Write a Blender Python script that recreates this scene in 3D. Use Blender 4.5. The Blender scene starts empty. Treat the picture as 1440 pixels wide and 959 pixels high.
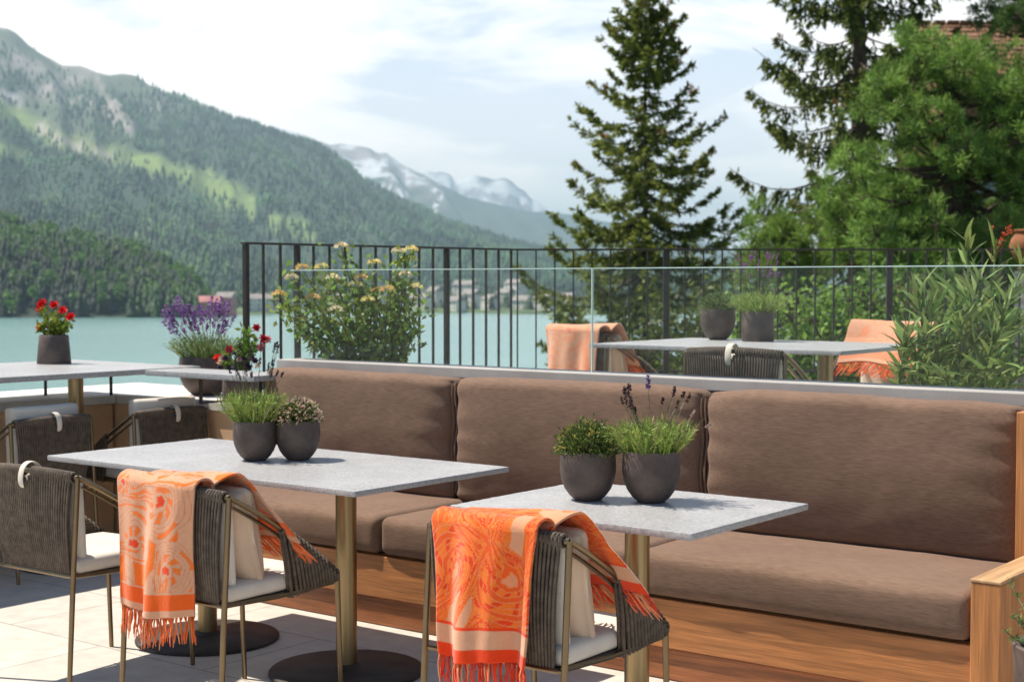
import bpy, math, random
import numpy as np
from mathutils import Vector, Matrix, noise as mn

random.seed(7); RNG = np.random.default_rng(7)
SC = bpy.context.scene
COL = SC.collection
R = math.radians

# ------------------------------------------------------------------ camera
FPX, CX, CY, YH, EYE = 2100.0, 720.0, 479.5, 396.0, 1.42      # photograph pixels, eye height in metres
_a = math.atan(2729 / FPX); _p = math.atan((CY - YH) / FPX)
FH = Vector((-math.cos(_a), math.sin(_a), 0)); RT = Vector((math.sin(_a), math.cos(_a), 0))
FW = FH * math.cos(_p) + Vector((0, 0, -math.sin(_p))); UP = FH * math.sin(_p) + Vector((0, 0, math.cos(_p)))
EYEV = Vector((0, 0, EYE))
def at(px, py, d):                       # world point at distance d for a photograph pixel
    return EYEV + (FW + RT * ((px - CX) / FPX) - UP * ((py - CY) / FPX)) * d
def atz(px, py, z):
    r = FW + RT * ((px - CX) / FPX) - UP * ((py - CY) / FPX)
    return EYEV + r * ((z - EYE) / r.z)
cd = bpy.data.cameras.new('camera'); cam = bpy.data.objects.new('camera', cd); COL.objects.link(cam)
cam.matrix_world = Matrix((( RT.x, UP.x, -FW.x, 0), (RT.y, UP.y, -FW.y, 0), (RT.z, UP.z, -FW.z, EYE), (0, 0, 0, 1)))
cd.sensor_width = 36; cd.lens = 36 * FPX / 1440; cd.clip_start = 0.05; cd.clip_end = 60000
cd.dof.use_dof = True; cd.dof.focus_distance = 4.75; cd.dof.aperture_fstop = 5.2
SC.camera = cam
SC.view_settings.view_transform = 'Standard'; SC.view_settings.look = 'None'
SC.view_settings.exposure = 0.64; SC.view_settings.gamma = 1.0
SC.render.engine = 'CYCLES'
SC.cycles.use_denoising = True
SC.cycles.volume_bounces = 0
SC.cycles.max_bounces = 8; SC.cycles.transparent_max_bounces = 16

# ------------------------------------------------------------------ sky and sun
SUN_EL = R(61); SUN_XY = Vector((-0.945, -0.325)).normalized()
wd = bpy.data.worlds.new('World'); SC.world = wd; wd.use_nodes = True
nt = wd.node_tree; nt.nodes.clear()
def N(t, kind, **kw):
    n = t.nodes.new(kind)
    for k, v in kw.items():
        if k in n.inputs: n.inputs[k].default_value = v
        else: setattr(n, k, v)
    return n
sky = N(nt, 'ShaderNodeTexSky'); sky.sky_type = 'NISHITA'; sky.sun_disc = False
sky.sun_elevation = SUN_EL; sky.sun_rotation = math.atan2(SUN_XY.x, SUN_XY.y); sky.altitude = 1800
tc = N(nt, 'ShaderNodeTexCoord'); sep = N(nt, 'ShaderNodeSeparateXYZ'); nt.links.new(tc.outputs['Generated'], sep.inputs[0])
mp = N(nt, 'ShaderNodeMapping'); mp.inputs['Scale'].default_value = (3.6, 3.6, 13.0); mp.inputs['Location'].default_value = (0.35, 0.1, 0.2)
nt.links.new(tc.outputs['Generated'], mp.inputs[0])
cn = N(nt, 'ShaderNodeTexNoise'); cn.inputs['Scale'].default_value = 1.5; cn.inputs['Detail'].default_value = 7; cn.inputs['Roughness'].default_value = 0.52
cn.inputs['Distortion'].default_value = 0.35
nt.links.new(mp.outputs[0], cn.inputs['Vector'])
cr = N(nt, 'ShaderNodeValToRGB')
e = cr.color_ramp.elements
e[0].position = 0.40; e[0].color = (6.9, 7.4, 8.4, 1); e[1].position = 0.57; e[1].color = (13.0, 12.0, 11.3, 1)
m = e.new(0.47); m.color = (10.2, 10.0, 10.1, 1)
nt.links.new(cn.outputs['Fac'], cr.inputs[0])
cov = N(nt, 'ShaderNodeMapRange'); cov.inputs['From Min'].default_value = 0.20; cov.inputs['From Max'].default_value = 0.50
cov.inputs['To Min'].default_value = 0.93; cov.inputs['To Max'].default_value = 0.05  # cloud cover thinned high overhead, out of view, to keep fill light down
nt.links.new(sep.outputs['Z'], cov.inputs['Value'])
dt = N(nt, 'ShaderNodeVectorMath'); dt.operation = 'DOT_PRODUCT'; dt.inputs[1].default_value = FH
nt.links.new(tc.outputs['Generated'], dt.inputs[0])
sid = N(nt, 'ShaderNodeMapRange'); sid.interpolation_type = 'SMOOTHSTEP'; sid.inputs['From Min'].default_value = 0.1; sid.inputs['From Max'].default_value = 0.75  # mask added to drop unseen clouds behind the camera and reduce fill light
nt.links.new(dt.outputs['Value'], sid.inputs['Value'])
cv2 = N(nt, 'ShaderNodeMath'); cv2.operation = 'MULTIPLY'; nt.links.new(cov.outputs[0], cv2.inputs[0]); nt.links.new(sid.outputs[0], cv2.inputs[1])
mx = N(nt, 'ShaderNodeMix'); mx.data_type = 'RGBA'
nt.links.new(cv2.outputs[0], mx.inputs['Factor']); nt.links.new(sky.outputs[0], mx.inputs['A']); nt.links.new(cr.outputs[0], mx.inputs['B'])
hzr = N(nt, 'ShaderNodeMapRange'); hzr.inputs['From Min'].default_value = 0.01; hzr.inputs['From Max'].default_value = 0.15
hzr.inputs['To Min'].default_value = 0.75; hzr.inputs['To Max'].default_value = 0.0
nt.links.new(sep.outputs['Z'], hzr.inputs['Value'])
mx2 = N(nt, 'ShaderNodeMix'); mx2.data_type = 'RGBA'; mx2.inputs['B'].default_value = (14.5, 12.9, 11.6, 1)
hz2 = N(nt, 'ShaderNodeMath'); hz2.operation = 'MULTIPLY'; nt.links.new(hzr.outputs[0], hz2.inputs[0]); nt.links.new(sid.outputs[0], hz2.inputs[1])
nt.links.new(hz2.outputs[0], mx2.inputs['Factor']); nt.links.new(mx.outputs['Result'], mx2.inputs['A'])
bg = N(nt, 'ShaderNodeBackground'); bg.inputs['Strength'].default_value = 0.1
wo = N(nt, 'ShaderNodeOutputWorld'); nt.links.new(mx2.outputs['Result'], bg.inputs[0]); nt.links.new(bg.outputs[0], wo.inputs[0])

sd = bpy.data.lights.new('sun', 'SUN'); sd.energy = 5.0; sd.angle = R(0.5); sd.color = (1.0, 0.925, 0.815)
so = bpy.data.objects.new('sun', sd); COL.objects.link(so)
sv = Vector((SUN_XY.x * math.cos(SUN_EL), SUN_XY.y * math.cos(SUN_EL), math.sin(SUN_EL)))
so.rotation_euler = sv.to_track_quat('Z', 'Y').to_euler(); so.location = (0, 0, 30)

# ------------------------------------------------------------------ materials
def newmat(name):
    m = bpy.data.materials.new(name); m.use_nodes = True
    t = m.node_tree; b = t.nodes['Principled BSDF']
    return m, t, b
def pmat(name, col, rough=0.6, metal=0.0, var=0.15, vscale=6, stretch=(1, 1, 1), bump=0.0, bscale=80, bstretch=(1, 1, 1),
         sheen=0.0, spec=0.5, attr=None, fine=0.0, fscale=200, fstretch=(1, 1, 1), coords='Object', detail=5, alt=None):
    m, t, b = newmat(name); L = t.links
    tcn = N(t, 'ShaderNodeTexCoord')
    def noi(scale, st, det=5):
        mpn = N(t, 'ShaderNodeMapping'); mpn.inputs['Scale'].default_value = st
        L.new(tcn.outputs[coords], mpn.inputs[0])
        n = N(t, 'ShaderNodeTexNoise'); n.inputs['Scale'].default_value = scale; n.inputs['Detail'].default_value = det
        L.new(mpn.outputs[0], n.inputs['Vector']); return n
    n1 = noi(vscale, stretch, detail)
    c1 = N(t, 'ShaderNodeMix'); c1.data_type = 'RGBA'
    lo = alt if alt else tuple(max(0, c * (1 - 2 * var)) for c in col); hi = tuple(min(1, c * (1 + 2 * var)) for c in col)
    c1.inputs['A'].default_value = (*lo, 1); c1.inputs['B'].default_value = (*hi, 1)
    mr = N(t, 'ShaderNodeMapRange'); mr.inputs['From Min'].default_value = 0.3; mr.inputs['From Max'].default_value = 0.7
    L.new(n1.outputs['Fac'], mr.inputs['Value']); L.new(mr.outputs[0], c1.inputs['Factor'])
    out = c1.outputs['Result']
    if fine:
        n2 = noi(fscale, fstretch, 1 if 'fabric' in name else 3)
        m2 = N(t, 'ShaderNodeMapRange'); m2.inputs['From Min'].default_value = 0.3; m2.inputs['From Max'].default_value = 0.7
        m2.inputs['To Min'].default_value = 1 - fine; m2.inputs['To Max'].default_value = 1 + fine
        L.new(n2.outputs['Fac'], m2.inputs['Value'])
        v = N(t, 'ShaderNodeVectorMath'); v.operation = 'SCALE'; L.new(out, v.inputs[0]); L.new(m2.outputs[0], v.inputs['Scale'])
        out = v.outputs[0]
    if attr:
        a = N(t, 'ShaderNodeAttribute'); a.attribute_name = attr
        v = N(t, 'ShaderNodeMix'); v.data_type = 'RGBA'; v.blend_type = 'MULTIPLY'; v.inputs['Factor'].default_value = 1
        L.new(out, v.inputs['A']); L.new(a.outputs['Color'], v.inputs['B']); out = v.outputs['Result']
    L.new(out, b.inputs['Base Color'])
    b.inputs['Roughness'].default_value = rough; b.inputs['Metallic'].default_value = metal
    b.inputs['Specular IOR Level'].default_value = spec
    if sheen: b.inputs['Sheen Weight'].default_value = sheen; b.inputs['Sheen Roughness'].default_value = 0.5
    if bump:
        n3 = noi(bscale, bstretch, 4)
        bp = N(t, 'ShaderNodeBump'); bp.inputs['Strength'].default_value = bump; bp.inputs['Distance'].default_value = 0.01
        L.new(n3.outputs['Fac'], bp.inputs['Height']); L.new(bp.outputs[0], b.inputs['Normal'])
    return m
def leafmat(name, trans=0.35, rough=0.55, spec=0.3):
    """leaf: colour comes from the per-leaf 'tint' attribute, varied by noise, light passes through"""
    m, t, b = newmat(name); L = t.links
    a = N(t, 'ShaderNodeAttribute'); a.attribute_name = 'tint'
    L.new(a.outputs['Color'], b.inputs['Base Color']); b.inputs['Roughness'].default_value = rough
    b.inputs['Specular IOR Level'].default_value = spec
    tr = N(t, 'ShaderNodeBsdfTranslucent'); L.new(a.outputs['Color'], tr.inputs['Color'])
    mxs = N(t, 'ShaderNodeMixShader'); mxs.inputs[0].default_value = trans
    L.new(b.outputs[0], mxs.inputs[1]); L.new(tr.outputs[0], mxs.inputs[2])
    L.new(mxs.outputs[0], t.nodes['Material Output'].inputs['Surface'])
    return m
M = {}
M['leaf'] = leafmat('leaf'); M['needle'] = leafmat('needle', 0.34, 0.6); M['petal'] = leafmat('petal', 0.3, 0.6)
M['bronze'] = pmat('bronze', (0.22, 0.162, 0.095), 0.36, 1.0, 0.06, 12, bump=0.02, bscale=300)
M['pole'] = pmat('brushed_bronze', (0.31, 0.23, 0.125), 0.33, 1.0, 0.06, 10, (1, 1, 0.1), bump=0.02, bscale=200, bstretch=(8, 8, .2))
M['darkmetal'] = pmat('dark_metal', (0.035, 0.028, 0.024), 0.5, 0.35, 0.15, 12, bump=0.03, bscale=150)
M['basemetal'] = pmat('base_metal', (0.045, 0.036, 0.030), 0.6, 0.3, 0.25, 9, bump=0.08, bscale=90)
M['rope'] = pmat('rope', (0.125, 0.094, 0.068), 0.8, 0, 0.18, 40, bump=0.5, bscale=500, fine=0.3, fscale=260)
M['fabric'] = pmat('brown_fabric', (0.186, 0.116, 0.080), 0.92, 0, 0.04, 4, bump=0.05, bscale=300, bstretch=(.35, 1, 2.2), sheen=0.06,
                   fine=0.17, fscale=210, fstretch=(.11, 1.2, 1.2), spec=0.15)
M['cream'] = pmat('cream_fabric', (0.66, 0.59, 0.50), 0.9, 0, 0.04, 8, bump=0.15, bscale=400, fine=0.06, fscale=400, sheen=0.1, spec=0.2)
M['pillow'] = pmat('beige_fabric', (0.62, 0.45, 0.32), 0.9, 0, 0.05, 8, bump=0.15, bscale=400, fine=0.06, fscale=400, sheen=0.1, spec=0.2)
M['pot'] = pmat('taupe_ceramic', (0.098, 0.068, 0.055), 0.6, 0, 0.18, 14, bump=0.06, bscale=60, fine=0.1, fscale=120)
M['soil'] = pmat('soil', (0.03, 0.02, 0.014), 0.95, 0, 0.3, 60, bump=0.8, bscale=120)
M['stem'] = pmat('stem', (0.16, 0.13, 0.07), 0.8, 0, 0.2, 30)
M['greenstem'] = pmat('green_stem', (0.16, 0.22, 0.08), 0.7, 0, 0.2, 30)
M['bark'] = pmat('bark', (0.085, 0.055, 0.038), 0.95, 0, 0.3, 5, (3, 3, .6), bump=0.8, bscale=14, bstretch=(3, 3, .5))
M['ledge'] = pmat('grey_ledge', (0.40, 0.375, 0.345), 0.55, 0, 0.06, 5, bump=0.05, bscale=120, fine=0.05, fscale=250)
M['plaster'] = pmat('tan_plaster', (0.78, 0.50, 0.29), 0.9, 0, 0.07, 4, bump=0.15, bscale=90, fine=0.06, fscale=120)
M['white_stone'] = pmat('pale_stone', (0.66, 0.63, 0.58), 0.7, 0, 0.06, 5, bump=0.2, bscale=60, fine=0.08, fscale=160)
M['grey_stone'] = pmat('rough_grey_stone', (0.26, 0.245, 0.225), 0.85, 0, 0.25, 18, bump=0.6, bscale=60, fine=0.2, fscale=140)
M['tstone'] = pmat('grey_table_stone', (0.36, 0.355, 0.35), 0.40, 0, 0.05, 5, bump=0.12, bscale=90, fine=0.24, fscale=110, spec=0.45, detail=8)
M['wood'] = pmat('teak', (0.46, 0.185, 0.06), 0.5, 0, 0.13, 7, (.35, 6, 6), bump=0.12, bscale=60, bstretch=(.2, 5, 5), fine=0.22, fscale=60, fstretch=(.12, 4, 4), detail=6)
M['woodv'] = pmat('teak_upright', (0.48, 0.195, 0.06), 0.5, 0, 0.13, 7, (6, 6, .35), bump=0.12, bscale=60, bstretch=(5, 5, .2), fine=0.22, fscale=60, fstretch=(4, 4, .12), detail=6)
M['woody'] = pmat('teak_arm', (0.50, 0.30, 0.15), 0.5, 0, 0.14, 7, (6, .35, 6), bump=0.12, bscale=60, bstretch=(5, .2, 5), fine=0.15, fscale=60, fstretch=(4, .12, 4), detail=6)
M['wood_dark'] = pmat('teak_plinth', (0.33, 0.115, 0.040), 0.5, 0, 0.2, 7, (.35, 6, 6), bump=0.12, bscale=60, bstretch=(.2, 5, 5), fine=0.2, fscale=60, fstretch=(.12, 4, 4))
M['housewall'] = pmat('house_wall', (0.74, 0.68, 0.60), 0.9, 0, 0.08, 0.3)
M['houseroof'] = pmat('house_roof', (0.27, 0.24, 0.22), 0.9, 0, 0.2, 0.5)
M['redwall'] = pmat('red_wall', (0.46, 0.20, 0.18), 0.9, 0, 0.15, 0.3)
M['housewin'] = pmat('window_dark', (0.16, 0.17, 0.18), 0.3, 0, 0.1, 1)
M['shingle'] = pmat('wood_shingle', (0.20, 0.095, 0.05), 0.9, 0, 0.3, 3, bump=0.6, bscale=8, fine=0.3, fscale=9)
M['chalet'] = pmat('chalet_wood', (0.22, 0.10, 0.05), 0.85, 0, 0.2, 2, (.3, .3, 5), bump=0.3, bscale=12)
M['terracotta'] = pmat('terracotta', (0.30, 0.105, 0.04), 0.85, 0, 0.2, 5, bump=0.3, bscale=20)
def vcol_mat(name, rough=0.95, fine=0.12, bump=0.35):
    m, t, b = newmat(name); L = t.links
    a = N(t, 'ShaderNodeAttribute'); a.attribute_name = 'tint'
    tcn = N(t, 'ShaderNodeTexCoord'); n = N(t, 'ShaderNodeTexNoise'); n.inputs['Scale'].default_value = 420; n.inputs['Detail'].default_value = 3
    L.new(tcn.outputs['Object'], n.inputs['Vector'])
    mr = N(t, 'ShaderNodeMapRange'); mr.inputs['To Min'].default_value = 1 - 2 * fine; mr.inputs['To Max'].default_value = 1 + 2 * fine
    L.new(n.outputs['Fac'], mr.inputs['Value'])
    v = N(t, 'ShaderNodeVectorMath'); v.operation = 'SCALE'; L.new(a.outputs['Color'], v.inputs[0]); L.new(mr.outputs[0], v.inputs['Scale'])
    L.new(v.outputs[0], b.inputs['Base Color']); b.inputs['Roughness'].default_value = rough; b.inputs['Specular IOR Level'].default_value = 0.15
    b.inputs['Sheen Weight'].default_value = 0.35; b.inputs['Sheen Roughness'].default_value = 0.4
    bp = N(t, 'ShaderNodeBump'); bp.inputs['Strength'].default_value = bump; bp.inputs['Distance'].default_value = 0.004
    L.new(n.outputs['Fac'], bp.inputs['Height']); L.new(bp.outputs[0], b.inputs['Normal'])
    return m
M['wool'] = vcol_mat('woven_wool')
def glassmat():
    m, t, b = newmat('clear_glass'); L = t.links
    tr = N(t, 'ShaderNodeBsdfTransparent'); tr.inputs[0].default_value = (0.97, 0.985, 0.98, 1)
    gl = N(t, 'ShaderNodeBsdfGlossy'); gl.inputs['Roughness'].default_value = 0.02
    df = N(t, 'ShaderNodeBsdfDiffuse'); df.inputs[0].default_value = (0.75, 0.8, 0.8, 1)
    fr = N(t, 'ShaderNodeFresnel'); fr.inputs['IOR'].default_value = 1.16
    tcn = N(t, 'ShaderNodeTexCoord'); n = N(t, 'ShaderNodeTexNoise'); n.inputs['Scale'].default_value = 1.2; n.inputs['Detail'].default_value = 6
    L.new(tcn.outputs['Object'], n.inputs['Vector'])
    mr = N(t, 'ShaderNodeMapRange'); mr.inputs['To Min'].default_value = 0.0; mr.inputs['To Max'].default_value = 0.03
    L.new(n.outputs['Fac'], mr.inputs['Value'])
    m1 = N(t, 'ShaderNodeMixShader'); L.new(mr.outputs[0], m1.inputs[0]); L.new(tr.outputs[0], m1.inputs[1]); L.new(df.outputs[0], m1.inputs[2])
    m2 = N(t, 'ShaderNodeMixShader'); L.new(fr.outputs[0], m2.inputs[0]); L.new(m1.outputs[0], m2.inputs[1]); L.new(gl.outputs[0], m2.inputs[2])
    L.new(m2.outputs[0], t.nodes['Material Output'].inputs['Surface'])
    return m
M['glass'] = glassmat()
M['glassedge'] = pmat('glass_edge', (0.62, 0.80, 0.74), 0.25, 0, 0.06, 6, spec=0.8)
def floormat():
    m, t, b = newmat('stone_tiles'); L = t.links
    tcn = N(t, 'ShaderNodeTexCoord')
    br = N(t, 'ShaderNodeTexBrick'); br.inputs['Scale'].default_value = 1.0
    br.inputs['Brick Width'].default_value = 1.2; br.inputs['Row Height'].default_value = 0.6; br.inputs['Mortar Size'].default_value = 0.0035
    br.inputs['Color1'].default_value = (0.62, 0.565, 0.49, 1); br.inputs['Color2'].default_value = (0.56, 0.51, 0.445, 1); br.inputs['Mortar'].default_value = (0.27, 0.25, 0.23, 1)
    L.new(tcn.outputs['Object'], br.inputs['Vector'])
    n = N(t, 'ShaderNodeTexNoise'); n.inputs['Scale'].default_value = 9; n.inputs['Detail'].default_value = 9; n.inputs['Roughness'].default_value = 0.65
    L.new(tcn.outputs['Object'], n.inputs['Vector'])
    mr = N(t, 'ShaderNodeMapRange'); mr.inputs['From Min'].default_value = 0.3; mr.inputs['From Max'].default_value = 0.7; mr.inputs['To Min'].default_value = 0.82; mr.inputs['To Max'].default_value = 1.1
    L.new(n.outputs['Fac'], mr.inputs['Value'])
    v = N(t, 'ShaderNodeVectorMath'); v.operation = 'SCALE'; L.new(br.outputs['Color'], v.inputs[0]); L.new(mr.outputs[0], v.inputs['Scale'])
    L.new(v.outputs[0], b.inputs['Base Color']); b.inputs['Roughness'].default_value = 0.6
    n2 = N(t, 'ShaderNodeTexNoise'); n2.inputs['Scale'].default_value = 120; L.new(tcn.outputs['Object'], n2.inputs['Vector'])
    bp = N(t, 'ShaderNodeBump'); bp.inputs['Strength'].default_value = 0.15; bp.inputs['Distance'].default_value = 0.004
    L.new(n2.outputs['Fac'], bp.inputs['Height']); L.new(bp.outputs[0], b.inputs['Normal'])
    return m
M['floor'] = floormat()
def watermat():
    m, t, b = newmat('lake_water'); L = t.links
    b.inputs['Base Color'].default_value = (0.14, 0.27, 0.26, 1); b.inputs['Roughness'].default_value = 0.22; b.inputs['IOR'].default_value = 1.33
    tcn = N(t, 'ShaderNodeTexCoord'); n = N(t, 'ShaderNodeTexNoise'); n.inputs['Scale'].default_value = 0.35; n.inputs['Detail'].default_value = 6
    L.new(tcn.outputs['Object'], n.inputs['Vector'])
    bp = N(t, 'ShaderNodeBump'); bp.inputs['Strength'].default_value = 0.7; bp.inputs['Distance'].default_value = 0.5
    L.new(n.outputs['Fac'], bp.inputs['Height']); L.new(bp.outputs[0], b.inputs['Normal'])
    n2 = N(t, 'ShaderNodeTexNoise'); n2.inputs['Scale'].default_value = 0.008; n2.inputs['Detail'].default_value = 4; L.new(tcn.outputs['Object'], n2.inputs['Vector'])
    mr = N(t, 'ShaderNodeMix'); mr.data_type = 'RGBA'; mr.inputs['A'].default_value = (0.120, 0.240, 0.225, 1); mr.inputs['B'].default_value = (0.185, 0.325, 0.30, 1)
    L.new(n2.outputs['Fac'], mr.inputs['Factor']); L.new(mr.outputs['Result'], b.inputs['Base Color'])
    return m
M['water'] = watermat()
M['land'] = pmat('grass_land', (0.085, 0.13, 0.045), 0.95, 0, 0.25, 0.05, bump=0.3, bscale=2)
M['bank'] = pmat('hillside_soil', (0.05, 0.075, 0.025), 0.95, 0, 0.35, 0.6, bump=0.6, bscale=3)
M['hill'] = pmat('hill_cover', (1, 1, 1), 0.95, 0, 0.12, 0.02, attr='tint', fine=0.18, fscale=0.12)

# ------------------------------------------------------------------ geometry helpers
class MB:
    def __init__(s): s.v = []; s.f = []
    def add(s, vs, fs):
        o = len(s.v); s.v += [tuple(v) for v in vs]; s.f += [tuple(i + o for i in f) for f in fs]
    def box(s, x0, x1, y0, y1, z0, z1):
        s.add([(x0, y0, z0), (x1, y0, z0), (x1, y1, z0), (x0, y1, z0), (x0, y0, z1), (x1, y0, z1), (x1, y1, z1), (x0, y1, z1)],
              [(0, 3, 2, 1), (4, 5, 6, 7), (0, 1, 5, 4), (1, 2, 6, 5), (2, 3, 7, 6), (3, 0, 4, 7)])
    def obox(s, c, ax, hx, hy, z0, z1):           # box turned about z: ax = unit x direction
        ax = Vector((ax[0], ax[1], 0)).normalized(); ay = Vector((-ax.y, ax.x, 0)); c = Vector((c[0], c[1], 0))
        vs = []
        for z in (z0, z1):
            for sx, sy in ((-1, -1), (1, -1), (1, 1), (-1, 1)):
                p = c + ax * (hx * sx) + ay * (hy * sy); vs.append((p.x, p.y, z))
        s.add(vs, [(0, 3, 2, 1), (4, 5, 6, 7), (0, 1, 5, 4), (1, 2, 6, 5), (2, 3, 7, 6), (3, 0, 4, 7)])
    def tube(s, pts, r, n=8, cap=True):
        pts = [Vector(p) for p in pts]; k = len(pts)
        rs = r if isinstance(r, (list, tuple)) else [r] * k
        t0 = (pts[1] - pts[0]).normalized()
        u = t0.orthogonal().normalized(); rings = []
        for i, p in enumerate(pts):
            t = (pts[min(i + 1, k - 1)] - pts[max(i - 1, 0)]).normalized()
            u = (u - t * u.dot(t)); u = u.normalized() if u.length > 1e-6 else t.orthogonal().normalized()
            w = t.cross(u)
            rings.append([p + (u * math.cos(2 * math.pi * j / n) + w * math.sin(2 * math.pi * j / n)) * rs[i] for j in range(n)])
        vs = [q for rg in rings for q in rg]
        fs = [(i * n + j, i * n + (j + 1) % n, (i + 1) * n + (j + 1) % n, (i + 1) * n + j) for i in range(k - 1) for j in range(n)]
        if cap: fs += [tuple(range(n - 1, -1, -1)), tuple((k - 1) * n + j for j in range(n))]
        s.add(vs, fs)
    def lathe(s, prof, n=40, c=(0, 0, 0), wob=0):
        k = len(prof); vs = []
        for r, z in prof:
            for j in range(n):
                a = 2 * math.pi * j / n
                vs.append((c[0] + r * math.cos(a), c[1] + r * math.sin(a), c[2] + z))
        fs = [(i * n + j, i * n + (j + 1) % n, (i + 1) * n + (j + 1) % n, (i + 1) * n + j) for i in range(k - 1) for j in range(n)]
        fs += [tuple(range(n - 1, -1, -1)), tuple((k - 1) * n + j for j in range(n))]
        s.add(vs, fs)
    def build(s, name, mat, parent=None, smooth=False, bevel=0, loc=None, seg=2, angle=40):
        me = bpy.data.meshes.new(name); me.from_pydata(s.v, [], s.f); me.materials.append(mat)
        return finish(name, me, parent, smooth, bevel, loc, seg, angle)
def finish(name, me, parent=None, smooth=False, bevel=0, loc=None, seg=2, angle=40):
    if smooth:
        me.polygons.foreach_set('use_smooth', [True] * len(me.polygons))
        me.set_sharp_from_angle(angle=R(angle))
    me.update()
    o = bpy.data.objects.new(name, me); COL.objects.link(o)
    if bevel:
        b = o.modifiers.new('bevel', 'BEVEL'); b.width = bevel; b.segments = seg; b.limit_method = 'ANGLE'; b.angle_limit = R(35)
    if parent: o.parent = parent
    if loc is not None: o.location = loc
    return o
def tag(o, label=None, cat=None, group=None, kind=None):
    if label: o['label'] = label
    if cat: o['category'] = cat
    if group: o['group'] = group
    if kind: o['kind'] = kind
    return o
def empty(name, loc, rz=0, label=None, cat=None, group=None):
    o = bpy.data.objects.new(name, None); COL.objects.link(o); o.location = loc; o.rotation_euler = (0, 0, rz)
    o.empty_display_size = 0.1
    return tag(o, label, cat, group)
def copy_tree(o, parent=None):
    c = o.copy(); COL.objects.link(c)
    if parent: c.parent = parent
    for ch in o.children: copy_tree(ch, c)
    return c
def npmesh(name, V, F, mat, tint=None, parent=None, smooth=False, loc=None):
    """V (n,3) array, F (m,k) array of equal-sized faces"""
    V = np.asarray(V, dtype=np.float32); F = np.asarray(F, dtype=np.int32); k = F.shape[1]
    me = bpy.data.meshes.new(name); me.vertices.add(len(V)); me.vertices.foreach_set('co', V.ravel())
    me.loops.add(F.size); me.loops.foreach_set('vertex_index', F.ravel())
    me.polygons.add(len(F)); me.polygons.foreach_set('loop_start', np.arange(0, F.size, k, dtype=np.int32))
    if smooth: me.polygons.foreach_set('use_smooth', np.ones(len(F), dtype=bool))
    if tint is not None:
        a = me.color_attributes.new('tint', 'FLOAT_COLOR', 'POINT')
        c = np.ones((len(V), 4), dtype=np.float32); c[:, :3] = tint; a.data.foreach_set('color', c.ravel())
    me.materials.append(mat); me.update(calc_edges=True); me.validate()
    o = bpy.data.objects.new(name, me); COL.objects.link(o)
    if parent: o.parent = parent
    if loc is not None: o.location = loc
    return o
def unit(a): return a / np.maximum(np.linalg.norm(a, axis=-1, keepdims=True), 1e-9)
class Leaves:
    """collects diamond leaves and bent blades as quads with a tint each"""
    def __init__(s): s.V = []; s.F = []; s.T = []; s.n = 0
    def _put(s, V, F, T): s.V.append(V); s.F.append(F + s.n); s.T.append(T); s.n += len(V)
    def diamonds(s, P, D, L, W, tint, fold=0.15, nrm=None):
        P = np.asarray(P, float); n = len(P); D = unit(np.asarray(D, float))
        if nrm is None: nrm = RNG.normal(size=(n, 3))
        S = unit(np.cross(D, nrm)); U = np.cross(S, D)
        L = np.broadcast_to(L, n)[:, None]; W = np.broadcast_to(W, n)[:, None]
        mid = P + D * L * 0.45
        V = np.stack([P, mid + S * W / 2 + U * W * fold, P + D * L, mid - S * W / 2 + U * W * fold], 1).reshape(-1, 3)
        F = np.arange(4 * n).reshape(n, 4)
        s._put(V, F, np.repeat(np.broadcast_to(np.asarray(tint, float), (n, 3)), 4, 0))
    def blades(s, P, D, L, W, tint, bend=0.3, seg=3, bdir=(0, 0, -1), tip=None):
        P = np.asarray(P, float); n = len(P); D = unit(np.asarray(D, float))
        L = np.broadcast_to(L, n)[:, None]; W = np.broadcast_to(W, n)[:, None]; bend = np.broadcast_to(bend, n)[:, None]
        S = unit(np.cross(D, RNG.normal(size=(n, 3)))); B = np.asarray(bdir, float)
        tint = np.broadcast_to(np.asarray(tint, float), (n, 3)); tip = tint if tip is None else np.broadcast_to(np.asarray(tip, float), (n, 3))
        rows = []; cols = []
        for i in range(seg + 1):
            t = i / seg; c = P + D * L * t + B * (bend * L * t * t)
            w = W * (0.5 * (1 - t ** 2.2) + 0.04)
            rows += [c - S * w, c + S * w]; cc = tint * (1 - t) + tip * t; cols += [cc, cc]
        V = np.stack(rows, 1); k = 2 * (seg + 1)
        base = (np.arange(n) * k)[:, None]
        F = np.concatenate([base + np.array([[2 * i, 2 * i + 1, 2 * i + 3, 2 * i + 2]]) for i in range(seg)], 0)
        s._put(V.reshape(-1, 3), F, np.stack(cols, 1).reshape(-1, 3))
    def build(s, name, mat, parent=None, loc=None):
        return npmesh(name, np.concatenate(s.V), np.concatenate(s.F), mat, np.concatenate(s.T), parent, loc=loc)
def jitter(col, n, v=0.25, hue=0.1):
    c = np.asarray(col, float)[None, :] * (1 + RNG.uniform(-v, v, (n, 1))) * (1 + RNG.uniform(-hue, hue, (n, 3)))
    return np.clip(c, 0.002, 1)
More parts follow.
